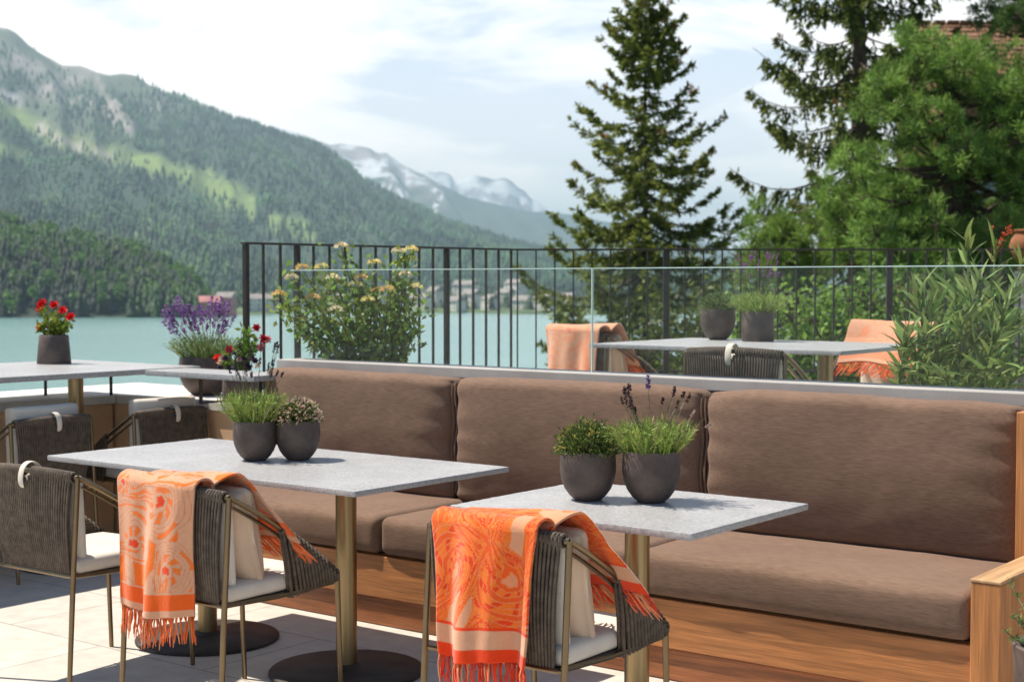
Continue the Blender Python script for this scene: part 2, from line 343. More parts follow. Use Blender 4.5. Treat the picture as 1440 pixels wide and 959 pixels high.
def rbox_mesh(hx, hy, hz, r, n=(24, 10, 14), fn=None):
    """rounded cushion block; fn(p, q) reshapes a point, q in [-1,1]^3"""
    V = []; F = []; idx = {}
    def vid(i, j, k):
        key = (i, j, k)
        if key not in idx:
            q = Vector((2 * i / n[0] - 1, 2 * j / n[1] - 1, 2 * k / n[2] - 1))
            # crowd samples to the edges
            q = Vector([math.copysign(1 - (1 - abs(c)) ** 1.35, c) for c in q])
            p = Vector((q.x * hx, q.y * hy, q.z * hz))
            inn = Vector((max(-hx + r, min(hx - r, p.x)), max(-hy + r, min(hy - r, p.y)), max(-hz + r, min(hz - r, p.z))))
            d = p - inn
            if d.length > 1e-9:
                m_ = max(abs(d.x), abs(d.y), abs(d.z)); p = inn + d.normalized() * m_
            if fn: p = fn(p, q)
            idx[key] = len(V); V.append(tuple(p))
        return idx[key]
    a, b, c = n
    for i in range(a):
        for j in range(b):
            F.append((vid(i, j, 0), vid(i, j + 1, 0), vid(i + 1, j + 1, 0), vid(i + 1, j, 0)))
            F.append((vid(i, j, c), vid(i + 1, j, c), vid(i + 1, j + 1, c), vid(i, j + 1, c)))
    for i in range(a):
        for k in range(c):
            F.append((vid(i, 0, k), vid(i + 1, 0, k), vid(i + 1, 0, k + 1), vid(i, 0, k + 1)))
            F.append((vid(i, b, k), vid(i, b, k + 1), vid(i + 1, b, k + 1), vid(i + 1, b, k)))
    for j in range(b):
        for k in range(c):
            F.append((vid(0, j, k), vid(0, j, k + 1), vid(0, j + 1, k + 1), vid(0, j + 1, k)))
            F.append((vid(a, j, k), vid(a, j + 1, k), vid(a, j + 1, k + 1), vid(a, j, k + 1)))
    return V, F
def rbox(name, mat, parent, loc, hx, hy, hz, r, n=(24, 10, 14), fn=None, rot=(0, 0, 0)):
    V, F = rbox_mesh(hx, hy, hz, r, n, fn)
    me = bpy.data.meshes.new(name); me.from_pydata(V, [], F); me.materials.append(mat)
    me.polygons.foreach_set('use_smooth', [True] * len(F)); me.update()
    o = bpy.data.objects.new(name, me); COL.objects.link(o); o.parent = parent; o.location = loc; o.rotation_euler = rot
    return o
def bez(p0, p1, p2, n=8):
    p0, p1, p2 = Vector(p0), Vector(p1), Vector(p2)
    return [p0 * (1 - t) ** 2 + p1 * (2 * t * (1 - t)) + p2 * t * t for t in (i / n for i in range(n + 1))]
def fnoise(x, y, z, o=4): return mn.fractal((x, y, z), 1.0, 2.0, o)

# ================================================================== SETTING
LAKE = -20.0
# ground sheet, lake, far valley floor
g = MB(); g.add([(-16000, -16000, -23), (16000, -16000, -23), (16000, 16000, -23), (-16000, 16000, -23)], [(0, 1, 2, 3)])
tag(g.build('ground', M['land']), kind='structure')
def ground_pt(px, d, z): p = at(px, YH, d); return Vector((p.x, p.y, z))
g = MB(); pl = [ground_pt(-900, 30, LAKE), ground_pt(2600, 30, LAKE), ground_pt(2600, 3200, LAKE), ground_pt(-900, 3200, LAKE)]
g.add(pl, [(0, 1, 2, 3)]); tag(g.build('lake', M['water']), kind='structure')
# flat valley floor with the village, beyond the water (shoreline a little uneven)
vs = []; n_ = 60
for i in range(n_ + 1):
    px = 240 + (2300 - 240) * i / n_
    d0 = 985 + 25 * math.sin(px * .013) + 14 * math.sin(px * .05)
    vs += [ground_pt(px, d0, LAKE - .5), ground_pt(px, d0 + 14, LAKE + 1.4), ground_pt(px, 4200, LAKE + 9)]
fs = []
for i in range(n_):
    a = 3 * i; fs += [(a, a + 3, a + 4, a + 1), (a + 1, a + 4, a + 5, a + 2)]
g = MB(); g.add(vs, fs); tag(g.build('valley_floor', M['land']), kind='structure')

# hillside that carries the terrace and the near trees (falls away towards the lake)
def hillside_z(x, y):
    d = x * FH.x + y * FH.y; lat = x * RT.x + y * RT.y
    t = max(0.0, min(1.0, (d - 6) / 62)); s = t * t * (3 - 2 * t)
    return -2.6 - 20.4 * s + 0.5 * fnoise(x * .12, y * .12, 3.1) * min(1, max(0, (d - 9) / 5)) + 2.6 * max(0, min(1, (lat - 2) / 12)) * (1 - s) * (1 if d > 9 else 0)
vs = []; fs = []; na, nb = 70, 60
for i in range(na + 1):
    for j in range(nb + 1):
        lat = -45 + 100 * i / na; d = -40 + 125 * j / nb
        x = FH.x * d + RT.x * lat; y = FH.y * d + RT.y * lat
        vs.append((x, y, hillside_z(x, y)))
for i in range(na):
    for j in range(nb):
        a = i * (nb + 1) + j; fs.append((a, a + 1, a + nb + 2, a + nb + 1))
g = MB(); g.add(vs, fs); tag(g.build('hillside', M['bank'], smooth=True, angle=180), kind='structure')

# ---- mountains: real terrain sheets, ridge line at a given distance
def interp(prof, x):
    xs = [p[0] for p in prof]; ys = [p[1] for p in prof]
    return float(np.interp(x, xs, ys))
def make_hill(name, prof, dr, db, zb, cover, nx=150, ny=46, rough=0.05, back=0.35, gul=0.06, shape=1.0, seed=0.0):
    """returns the sampled surface for planting"""
    x0, x1 = prof[0][0], prof[-1][0]
    V = []; T = []; info = []
    for i in range(nx + 1):
        px = x0 + (x1 - x0) * i / nx; py = interp(prof, px)
        dR = dr(px) if callable(dr) else dr; dB = db(px) if callable(db) else db
        zr = at(px, py, dR).z
        for j in range(ny + 1):
            t = (1 + back) * j / ny
            d = dB + (dR - dB) * t
            if t <= 1: z = zb + (zr - zb) * t ** shape
            else: z = zr - (zr - zb) * ((t - 1) / back) ** 1.4
            p = at(px, YH, d); w = max(0.0, min(1, t * 6)) * max(0.0, min(1.0, abs(1 - t) * 5 + .12))
            h = zr - zb
            z += h * w * (rough * fnoise(p.x / (h * .9 + 60) + seed, p.y / (h * .9 + 60), 1.7 + seed, 6)
                          - gul * abs(mn.noise((px * .021 + seed + t * .8, t * 1.6, 2.2))) )
            q = Vector((p.x, p.y, z)); V.append(q)
            # photograph row of this land point, for laying out the land cover
            f_ = (q - EYEV).dot(FW); pyy = CY - FPX * (q - EYEV).dot(UP) / f_
            c, dens = cover(px, pyy, t, q)
            T.append(c); info.append(dens)
    F = []
    for i in range(nx):
        for j in range(ny):
            a = i * (ny + 1) + j; F.append((a, a + ny + 1, a + ny + 2, a + 1))
    o = npmesh(name, [tuple(v) for v in V], F, M['hill'], np.array(T), smooth=True)
    tag(o, kind='structure')
    return np.array([tuple(v) for v in V]).reshape(nx + 1, ny + 1, 3), np.array(info).reshape(nx + 1, ny + 1), 1.0 / (1 + back)
def cones(P, H, Rr, tint, tiers=2, sides=6):
    """batch of small conifers as stacked jagged cones -> V,F,T (triangles)"""
    n = len(P); Vs = []; Fs = []; Ts = []; off = 0
    for k in range(tiers):
        zb_ = 0.06 + 0.88 * k / tiers * 0.9; zt = zb_ + (1.0 - zb_) * (0.62 if k < tiers - 1 else 1.0)
        rk = 1 - 0.85 * k / tiers
        ang = RNG.uniform(0, 6.28, (n, 1)) + np.arange(sides)[None] * 2 * np.pi / sides
        rr = Rr[:, None] * rk * RNG.uniform(.65, 1.25, (n, sides))
        ring = np.stack([P[:, None, 0] + rr * np.cos(ang), P[:, None, 1] + rr * np.sin(ang), P[:, None, 2] + H[:, None] * (zb_ + RNG.uniform(-.04, .04, (n, sides)))], -1)
        top = np.stack([P[:, 0] + RNG.uniform(-.05, .05, n) * Rr, P[:, 1], P[:, 2] + H * zt], -1)[:, None]
        V = np.concatenate([ring, top], 1).reshape(-1, 3)
        b = (np.arange(n) * (sides + 1))[:, None] + off
        for j in range(sides):
            Fs.append(np.concatenate([b + j, b + (j + 1) % sides, b + sides], 1))
        Vs.append(V); Ts.append(np.repeat(tint * (0.92 + .16 * k / max(1, tiers - 1)), sides + 1, 0)); off += len(V)
    return np.concatenate(Vs), np.concatenate(Fs), np.concatenate(Ts)
def plant_forest(name, surf, dens, tmax, count, hr, tints, label, tiers=2, sides=6, pw=(0.17, 0.26), bias=0.7):
    nx, ny = dens.shape; P = []; tries = 0
    while len(P) < count and tries < count * 12:
        tries += 1
        fi = RNG.uniform(0, nx - 1.001); fj = RNG.uniform(0, 1) ** bias * (ny - 1.001) * tmax * 1.02
        fj = min(fj, ny - 1.001); i, j = int(fi), int(fj); u, v = fi - i, fj - j
        if RNG.uniform() > dens[i, j]: continue
        p = surf[i, j] * (1 - u) * (1 - v) + surf[i + 1, j] * u * (1 - v) + surf[i, j + 1] * (1 - u) * v + surf[i + 1, j + 1] * u * v
        P.append(p)
    P = np.array(P); n = len(P)
    H = RNG.uniform(*hr, n); Rr = H * RNG.uniform(*pw, n)
    tint = np.array(tints)[RNG.integers(0, len(tints), n)] * RNG.uniform(.7, 1.3, (n, 1))
    pk = np.array([mn.fractal((p[0] * .0055, p[1] * .0055, p[2] * .012), 1.0, 2.0, 3) for p in P])[:, None]
    tint = tint * np.clip(1.15 + 1.5 * pk, .55, 2.2) * np.where(pk > .12, np.array([[1.25, 1.15, .9]]), np.array([[1.0, 1.0, 1.0]]))
    V, F, T = cones(P, H, Rr, tint, tiers, sides)
    o = npmesh(name, V, F, M['needle'], T)
    return tag(o, label, 'forest', kind='stuff')

def band(px, py, line, w):                       # 0..1 membership of a strip along a polyline in the photograph's layout
    y = interp(line, px)
    if px < line[0][0] or px > line[-1][0]: return 0
    return max(0.0, min(1.0, 1.5 - abs(py - y) / w))
def lerp3(a, b, t): return tuple(a[i] * (1 - t) + b[i] * t for i in range(3))
FOR = (0.030, 0.056, 0.034); MEA = (0.20, 0.27, 0.075); ROC = (0.33, 0.29, 0.27); SCR = (0.105, 0.13, 0.08); SNO = (0.75, 0.76, 0.78)

PROF1 = [(-160, 10), (-60, 22), (0, 38), (18, 40), (30, 48), (48, 66), (62, 76), (90, 91), (115, 92), (140, 103), (155, 107), (175, 104), (192, 106), (212, 121), (232, 128), (250, 132), (264, 140), (280, 148),
         (330, 168), (380, 181), (420, 192), (445, 198), (462, 210), (480, 222), (500, 240), (525, 256), (580, 283), (640, 309), (700, 328), (755, 344), (800, 358), (900, 380), (1100, 398)]
PROF1 = [(a, b + 3 * max(0, min(1, (a - 260) / 120)) + 4 * max(0, min(1, (a - 480) / 80))) for a, b in PROF1]
def cov1(px, py, t, q):
    n = fnoise(q.x * .004, q.y * .004, .3); n2 = fnoise(q.x * .012, q.y * .012, 4.3)
    ridge = interp(PROF1, px); c = FOR; dens = 1.0
    # alpine rock and scrub near the top on the left
    alt = max(0.0, min(1.0, (1.2 - (py - ridge) / (70 if px < 110 else 46)) + .8 * n2)) * max(0, min(1, (285 - px) / 110))
    c = lerp3(c, SCR if n > .16 else ROC, alt); dens *= 1 - alt
    scr = max(0.0, min(1.0, .62 + 2.2 * n)) * max(0, min(1, (270 - px) / 80)) * .9 * max(0, min(1, (215 - py) / 40))
    c = lerp3(c, SCR, scr); dens *= 1 - .7 * scr
    for line, w, col in (([(-160, 90), (0, 150), (40, 172), (70, 190), (100, 203), (135, 214), (180, 224), (235, 238), (300, 255)], 13, MEA),
                         ([(55, 178), (110, 207), (160, 220)], 5, (0.42, 0.38, 0.32)),
                         ([(270, 252), (300, 264), (330, 276), (358, 296)], 18, MEA), ([(380, 312), (410, 320), (445, 332)], 13, MEA),
                         ([(-160, 100), (0, 132), (35, 146)], 5, (0.33, 0.33, 0.33)),
                         ([(140, 110), (150, 140), (165, 165), (190, 178)], 10, ROC), ([(-100, 215), (0, 208), (45, 218)], 8, MEA)):
        b = min(1.0, band(px, py, line, w) * (1 + n2)); b = max(0, b)
        c = lerp3(c, col, b); dens *= 1 - b
    return c, dens
s1, d1, tm1 = make_hill('mountain', PROF1, lambda px: 4400 if px < 300 else 4400 - (px - 300) * 1.9, lambda px: 1750 if px < 420 else 1750 - (px - 420) * .4, LAKE + 2, cov1, nx=210, ny=70, rough=.10, gul=.10, seed=.7)
plant_forest('mountain_forest', s1, d1, tm1, 17000, (12, 20), [(0.030, 0.078, 0.044), (0.022, 0.060, 0.040), (0.045, 0.100, 0.044)], 'hazy green conifer forest covering the big mountain across the lake', tiers=2, sides=5)

PROF2 = [(380, 175), (420, 186), (465, 203), (480, 200), (497, 204), (520, 208), (532, 214), (545, 213), (556, 222), (570, 233), (585, 241), (600, 247), (630, 262), (660, 278), (700, 288), (735, 295), (770, 297), (820, 304), (900, 320), (1000, 345), (1200, 370)]
def cov2(px, py, t, q):
    ridge = interp(PROF2, px); n = fnoise(q.x * .006, q.y * .006, 9.1, 6)
    k = max(0.0, min(1.0, 1.5 - (py - ridge) / 34 + 1.3 * n)); k *= max(0, min(1, (640 - px) / 60))
    c = lerp3((0.05, 0.075, 0.05), (0.36, 0.32, 0.31), k)
    if k > .3 and n > .07: c = lerp3(c, SNO, min(1, (n - .07) * 7))
    return c, 0.0
make_hill('snowy_mountain', PROF2, 8200, 5200, LAKE + 5, cov2, nx=170, ny=60, rough=.13, gul=.10, seed=3.3)
PROF3 = [(480, 250), (560, 250), (585, 238), (600, 229), (612, 233), (622, 231), (634, 234), (642, 246), (652, 240), (668, 236), (684, 240), (697, 246), (708, 238), (722, 247), (740, 262), (765, 280), (800, 300), (1000, 330)]
def cov3(px, py, t, q):
    n = fnoise(q.x * .004, q.y * .004, 2.1, 6)
    return lerp3((0.20, 0.21, 0.23), SNO, max(0, min(1, .5 + 3 * n))), 0.0
PROF3 = [(a, b + 9) for a, b in PROF3]
make_hill('far_snowy_mountain', PROF3, 10000, 8600, LAKE + 5, cov3, nx=90, ny=40, rough=.14, gul=.12, seed=6.1)

PROFB = [(-170, 215), (-60, 226), (0, 230), (60, 226), (110, 231), (150, 232), (200, 242), (240, 254), (300, 286), (350, 318), (390, 340), (450, 366), (520, 402), (565, 436)]
def covB(px, py, t, q):
    n = fnoise(q.x * .01, q.y * .01, 5.3)
    m_ = max(0.0, min(1.0, band(px, py, [(-170, 240), (0, 258), (60, 268), (110, 276), (150, 290), (230, 330)], 26) * (.7 + 2 * n)))
    return lerp3((0.035, 0.06, 0.032), (0.15, 0.22, 0.065), m_), 1 - .75 * m_
sB, dB_, tmB = make_hill('forested_hill', PROFB, 3300, 1500, LAKE + 1, covB, nx=120, ny=46, rough=.07, gul=.08, seed=1.9)
plant_forest('hill_forest', sB, dB_, tmB, 9000, (13, 23), [(0.026, 0.062, 0.028), (0.034, 0.078, 0.030), (0.055, 0.112, 0.036), (0.022, 0.050, 0.028)], 'mid green conifer forest on the hill behind the lake', tiers=3, sides=6)

PROFA = [(-170, 330), (-60, 326), (0, 330), (60, 338), (130, 350), (200, 374), (240, 391), (264, 410), (276, 432), (284, 448)]
def covA(px, py, t, q): return (0.025, 0.042, 0.020), 1.0
sA, dA, tmA = make_hill('lakeside_hill', PROFA, 1060, 885, LAKE - .4, covA, nx=80, ny=30, rough=.03, gul=.03, seed=4.4)
plant_forest('lakeside_forest', sA, dA, tmA, 1500, (12, 21), [(0.018, 0.042, 0.016), (0.024, 0.054, 0.016), (0.014, 0.030, 0.015)], 'dark green conifer forest along the left lakeshore', tiers=4, sides=8, pw=(.17, .25), bias=.85)
# lighter broadleaf crowns among the conifers
L_ = Leaves()
for k in range(330):
    i = RNG.integers(0, dA.shape[0] - 1); j = int(RNG.uniform(0, 1) ** .55 * (dA.shape[1] - 1) * tmA)
    c = sA[i, j] + np.array([RNG.uniform(-5, 5), RNG.uniform(-5, 5), RNG.uniform(8, 14)]); r = RNG.uniform(3, 5.6); n = 70
    d = unit(RNG.normal(size=(n, 3))); P = c + d * r * RNG.uniform(.5, 1, (n, 1)) * np.array([1, 1, 1.25])
    L_.diamonds(P, unit(RNG.normal(size=(n, 3))), 2.4, 2.0, jitter((0.10, 0.20, 0.03), n, .35))
tag(L_.build('lakeside_broadleaf_wood', M['leaf']), 'lighter green broadleaf crowns mixed into the dark left lakeshore forest', 'forest', kind='stuff')

# far shore trees round the village
n = 520; px_ = RNG.uniform(300, 1000, n); dd = RNG.uniform(1035, 1300, n)
P = np.array([tuple(ground_pt(a, b, LAKE + 1.6)) for a, b in zip(px_, dd)])
V, F, T = cones(P, RNG.uniform(6, 14, n), RNG.uniform(2.4, 4.2, n), np.array([(0.04, 0.075, 0.025), (0.06, 0.11, 0.03), (0.03, 0.055, 0.025)])[RNG.integers(0, 3, n)], 3, 7)
tag(npmesh('shore_trees', V, F, M['needle'], T), 'small trees between the houses on the far lakeshore', 'trees', kind='stuff')

# ---- houses on the far shore
def house(px, d, w, dp, h, rh, wall, roof, label, group='houses on the far shore', ang=0.0, name='house', wins=3):
    c = ground_pt(px, d, LAKE + 1.3); rz = math.atan2(RT.y, RT.x) + ang
    t = empty(name, c, rz, label, 'house', group)
    b = MB(); b.box(-w / 2, w / 2, -dp / 2, dp / 2, -1.5, h); b.build('wall', wall, t)
    r = MB(); o = .6
    r.add([(-w / 2 - o, -dp / 2 - o, h - .2), (w / 2 + o, -dp / 2 - o, h - .2), (w / 2 + o, dp / 2 + o, h - .2), (-w / 2 - o, dp / 2 + o, h - .2),
           (-w / 2 - o, 0, h + rh), (w / 2 + o, 0, h + rh)], [(0, 1, 5, 4), (2, 3, 4, 5), (0, 4, 3), (1, 2, 5), (0, 3, 2, 1)])
    r.build('roof', roof, t)
    k = 0
    for zz in np.arange(1.2, h - 1.4, 2.9):
        for i in range(wins):
            x = -w / 2 + w * (i + .5) / wins
            m_ = MB(); m_.box(x - .55, x + .55, -dp / 2 - .06, -dp / 2 + .05, zz, zz + 1.5); m_.build('window', M['housewin'], t)
    return t
house(294, 905, 12, 9, 8, 3.5, M['redwall'], M['redwall'], 'red lakeside building with a red roof, left of the corner railing post', None, .25, 'red_house')
house(318, 925, 10, 9, 10.5, 3.2, M['redwall'], M['houseroof'], 'taller dull red building right beside the red roofed one on the shore', None, -.2, 'red_house')
house(365, 985, 17, 9, 9, 3, M['housewall'], M['houseroof'], 'pale grey shore building just behind the corner of the railing', None, .1)
for i, (px, d, w, h, rh) in enumerate([(485, 1050, 14, 9, 3), (530, 1090, 16, 12, 3), (578, 1130, 18, 15, 3), (655, 1150, 20, 18, 3), (725, 1160, 20, 19, 3), (425, 1060, 10, 6, 3), (560, 1075, 11, 6.5, 3), (592, 1040, 15, 9, 3), (612, 1120, 12, 13, 3.5), (640, 1030, 13, 7, 3), (664, 1090, 13, 11, 3.5),
        (690, 1050, 14, 8, 3.2), (712, 1120, 12, 12, 3), (735, 1060, 13, 7, 3.4), (768, 1040, 16, 9, 3), (800, 1090, 13, 9, 3)]):
    house(px, d, w, 9, h, rh, M['housewall'], M['houseroof'], 'small pale house in the far lakeshore village seen through the railing', 'houses on the far shore', -.9 + RNG.uniform(-.25, .25))

# ---- haze: one even box of air round everything
hz = MB(); hz.box(-15800, 15800, -15800, 15800, -24.5, 880)
hm, ht, hb = newmat('haze_air'); ht.nodes.remove(hb)
pv = N(ht, 'ShaderNodeVolumePrincipled'); pv.inputs['Color'].default_value = (0.55, 0.79, 0.90, 1); pv.inputs['Density'].default_value = 1.2e-4
ht.links.new(pv.outputs[0], ht.nodes['Material Output'].inputs['Volume'])
tag(hz.build('haze', hm), kind='stuff')

# ================================================================== TERRACE
XW, YB = -6.9, 5.30                   # face of the left parapet, face of the back parapet
UF = 0.37                             # upper terrace level
b = MB(); b.box(-7.55, 4.0, -9.0, 5.32, -3.2, 0); tag(b.build('terrace_floor', M['floor']), kind='structure')
RA = Vector((-6.17, 5.62, 0)); RC = Vector((-6.01, 7.82, 0)); BD = Vector((0.793, 0.610, 0)); RB = RC + BD * 6.9
up = [(-6.25, 6.01), (-5.70, 6.01), (-5.70, 5.335), (4.0, 5.335), (4.0, 9.0), (RB.x, RB.y + .12), (RC.x - .12, RC.y + .1)]
b = MB(); k = len(up)
b.add([(x, y, UF) for x, y in up] + [(x, y, -3.2) for x, y in up], [tuple(range(k)), tuple(range(2 * k - 1, k - 1, -1))] + [(i, i + k, (i + 1) % k + k, (i + 1) % k) for i in range(k)])
tag(b.build('upper_terrace', M['floor']), kind='structure')

def wall_thing(name, label, box, capbox, wm, cm, cat='wall', face=None):
    t = empty(name, ((box[0] + box[1]) / 2, (box[2] + box[3]) / 2, box[4]), 0, label, cat)
    o = t.location
    b = MB(); b.box(box[0] - o.x, box[1] - o.x, box[2] - o.y, box[3] - o.y, 0, box[5] - o.z); b.build('wall_face', wm, t, bevel=.004)
    b = MB(); b.box(capbox[0] - o.x, capbox[1] - o.x, capbox[2] - o.y, capbox[3] - o.y, capbox[4] - o.z, capbox[5] - o.z); c = b.build('stone_cap', cm, t, bevel=.004)
    return t
wall_thing('parapet_wall', 'tan parapet with broad pale cap running behind the dining chairs at far left', (-7.5, XW, -8.9, YB - .02, .002, .735), (-7.6, XW + .03, -8.95, YB - .022, .737, .785), M['plaster'], M['white_stone'])
wall_thing('parapet_wall', 'tan parapet with pale stone cap below the lavender bowl', (-7.5, -5.715, YB, 5.9, .002, .735), (-7.6, -5.71, YB - .018, 6.0, .737, .785), M['plaster'], M['white_stone'])
wall_thing('ledge_wall', 'low wall with grey ledge along the back of the brown banquette', (-5.46, 3.9, 5.215, 5.33, .002, .983), (-5.48, 3.95, 5.19, 5.37, .985, 1.032), M['ledge'], M['ledge'])

# ---- glass screen on the ledge
t = empty('glass_screen', (-5.56, 5.285, 1.032), 0, 'frameless clear glass screen of tall panes standing on the grey ledge', 'glass screen')
xs = [(-5.45 + 5.56 - .02, 1.925), (1.937, 3.86), (3.872, 5.8), (5.812, 7.7)]
for x0, x1 in xs:
    b = MB(); b.box(x0, x1, -.0045, .0045, 0, .4420); p = b.build('pane', M['glass'], t)
    b = MB(); b.box(x0, x1, -.0055, .0055, .4425, .4465); b.build('polished_edge', M['glassedge'], p)
    b = MB(); b.box(x1 + .0003, x1 + .0045, -.0055, .0055, 0, .4465); b.build('polished_edge', M['glassedge'], p)

# ---- metal railing round the upper terrace
t = empty('metal_railing', RA, 0, 'dark bronze railing with thin upright bars round the upper terrace', 'railing')
ZT = 1.636
def rail_run(a, bb, nb, posts, postw):
    a, bb = a - RA, bb - RA; d = (bb - a); L = d.length; d.normalize()
    m_ = MB(); m_.obox((a + bb) / 2, d, L / 2 + .02, .022, ZT - .012, ZT); m_.build('top_rail', M['darkmetal'], t, bevel=.002)
    m_ = MB(); m_.obox((a + bb) / 2, d, L / 2 + .02, .015, UF + .45, UF + .465); m_.build('bottom_rail', M['darkmetal'], t)
    for i in range(nb + 1):
        p = a + d * (L * i / nb)
        m_ = MB()
        if i in posts: m_.obox(p, d, postw / 2, .018, UF + .002 if (p + RA).y > 6.05 else .787, ZT - .013); m_.build('post', M['darkmetal'], t, bevel=.003)
        else: m_.obox(p, d, .005, .007, UF + .466, ZT - .013); m_.build('baluster', M['darkmetal'], t)
rail_run(RA, RC + Vector((0, -.02, 0)), 18, (0, 3, 13), .024)
rail_run(RC + BD * .03, RB, 56, (8, 20, 32, 44, 56), .04)

# ================================================================== BANQUETTE
BX0, BX1, YF = -5.45, -1.70, 4.51
t = empty('banquette', (-3.5, 4.8, 0), 0, 'long teak banquette with brown seat and back cushions along the ledge', 'bench')
def rel(x, y, z): return (x + 3.5, y - 4.8, z)
def tb(name, mat, x0, x1, y0, y1, z0, z1, bev=.004):
    b = MB(); b.box(x0 + 3.5, x1 + 3.5, y0 - 4.8, y1 - 4.8, z0, z1); return b.build(name, mat, t, bevel=bev)
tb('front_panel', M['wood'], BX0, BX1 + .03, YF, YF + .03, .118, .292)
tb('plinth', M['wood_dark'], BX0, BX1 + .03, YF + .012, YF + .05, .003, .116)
tb('seat_board', M['wood'], BX0, BX1 + .03, YF + .031, 5.2, .26, .294)
tb('arm_post', M['woodv'], -1.669, -1.574, 4.49, 4.60, .003, .4935)
tb('arm_rest', M['woody'], -1.671, -1.572, 4.488, 4.97, .4945, .506)
tb('arm_panel', M['woodv'], -1.665, -1.58, 4.602, 4.97, .003, .493)
tb('end_upright', M['woodv'], -1.70, -1.58, 4.974, 5.18, .003, .985)
def seat_fn(seed):
    def fn(p, q):
        p = p.copy()
        if q.z > 0: p.z += .012 * (1 - q.x ** 4) * (1 - q.y ** 4) + .004 * fnoise(p.x * 4, p.y * 4, seed)
        if q.y < -.6: p.y += -.008 * (1 - q.x ** 6) * (1 - q.z ** 2) + .0035 * math.sin(p.x * 34 + 3 * fnoise(p.x * 3, seed, 0)) * fnoise(p.x * 2.2, seed, 1.) 
        return p
    return fn
for i, (x0, x1) in enumerate([(BX0, -4.158), (-4.150, -2.925), (-2.917, -1.677)]):
    V_, F_ = None, None
    o = rbox('seat_cushion', M['fabric'], t, rel((x0 + x1) / 2, 4.80, .377), (x1 - x0) / 2, .305, .078, .034, (56, 20, 12), seat_fn(i * 3.1))
def back_fn(seed, hx):
    def fn(p, q):
        p = p.copy(); ex = abs(q.x)
        front = max(0.0, -q.y)
        # belly of the filling, pinched towards the ends and seams
        p.y -= front * (.048 * (1 - q.x ** 8) * (1 - (abs((q.z - .22) / 1.22)) ** 2.2) - .020)
        de = hx - abs(p.x)
        w = math.exp(-de / .07)
        p.y -= front * w * (.007 * math.sin(p.z * 64 + 4 * fnoise(p.z * 5, seed, q.x)) + .006 * fnoise(p.z * 14, seed, 2.0) + (-.012))
        p.y -= front * .0045 * fnoise(p.x * 3.2, p.z * 3.2, seed) * (1 - q.x ** 8)
        p.y -= front * .004 * math.sin(p.z * 26 + 5 * fnoise(p.x * 1.6, p.z * 2, seed + 4)) * max(0, -q.z) * fnoise(p.x * 2.1, 1.3, seed)
        if q.z > 0: p.z += .008 * fnoise(p.x * 2.6, seed, 6.2) - .012 * (ex ** 5)
        return p
    return fn
for i, (x0, x1) in enumerate([(BX0, -4.232), (-4.222, -2.962), (-2.952, -1.708)]):
    hx = (x1 - x0) / 2
    o = rbox('back_cushion', M['fabric'], t, rel((x0 + x1) / 2, 5.115, .725), hx, .075, .278, .040, (72, 12, 40), back_fn(i * 2.7 + .5, hx), rot=(R(-1.0), 0, 0))
    for sx in (-1, 1):
        m_ = MB(); m_.tube([(sx * (hx - .004), -.04 + .01 * math.sin(k), -.24 + .48 * k / 12) for k in range(13)], .004, 6); m_.build('piping', M['fabric'], o, smooth=True)

# ================================================================== TABLES
def pedestal(t, x, y, ztop, r=.038, rb=.282):
    m_ = MB(); m_.lathe([(r, .022), (r, ztop)], 32, (x, y, 0)); p = m_.build('pedestal', M['pole'], t, smooth=True)
    m_ = MB(); m_.lathe([(rb - .004, 0), (rb, .004), (rb, .012), (rb - .006, .017), (.08, .023), (.05, .026), (.044, .034), (.0385, .036)], 64, (x, y, 0)); m_.build('base_plate', M['basemetal'], t, smooth=True)
def slab(t, x0, x1, y0, y1, z0, z1, name='tabletop'):
    # stone slab with a slightly chipped edge
    V_, F_ = rbox_mesh((x1 - x0) / 2, (y1 - y0) / 2, (z1 - z0) / 2, .003, (90, 60, 3), None)
    cx_, cy_, cz_ = (x0 + x1) / 2, (y0 + y1) / 2, (z0 + z1) / 2; out = []
    for v in V_:
        e = max(abs(v[0]) - (x1 - x0) / 2 + .02, abs(v[1]) - (y1 - y0) / 2 + .02)
        k = .0016 * mn.noise((v[0] * 70, v[1] * 70, v[2] * 70)) if e > 0 else 0
        out.append((v[0] * (1 + k) + cx_, v[1] * (1 + k) + cy_, v[2] + k * .5 + cz_))
    me = bpy.data.meshes.new(name); me.from_pydata(out, [], F_); me.materials.append(M['tstone'])
    return finish(name, me, t, smooth=True, angle=35)
def dining_table(x0, x1, y0, y1, zf, poles, label, h=.74, cat='table'):
    t = empty('dining_table', ((x0 + x1) / 2, (y0 + y1) / 2, zf), 0, label, cat)
    slab(t, -(x1 - x0) / 2, (x1 - x0) / 2, -(y1 - y0) / 2, (y1 - y0) / 2, h - .020, h)
    for px, py in poles: pedestal(t, px - t.location.x, py - t.location.y, h - .021)
    return t
T1 = dining_table(-5.0, -3.345, 3.51, 4.33, 0, [(-4.552, 3.93), (-3.76, 3.90)], 'long grey stone table on two bronze pedestals in front of the banquette')
T2 = dining_table(-2.91, -2.06, 3.47, 4.17, 0, [(-2.445, 3.80)], 'grey stone table on one pedestal nearest the camera')
T3 = dining_table(-4.25, -2.89, 6.16, 7.15, UF, [(-3.25, 6.75)], 'grey stone table on the upper terrace behind the glass screen')
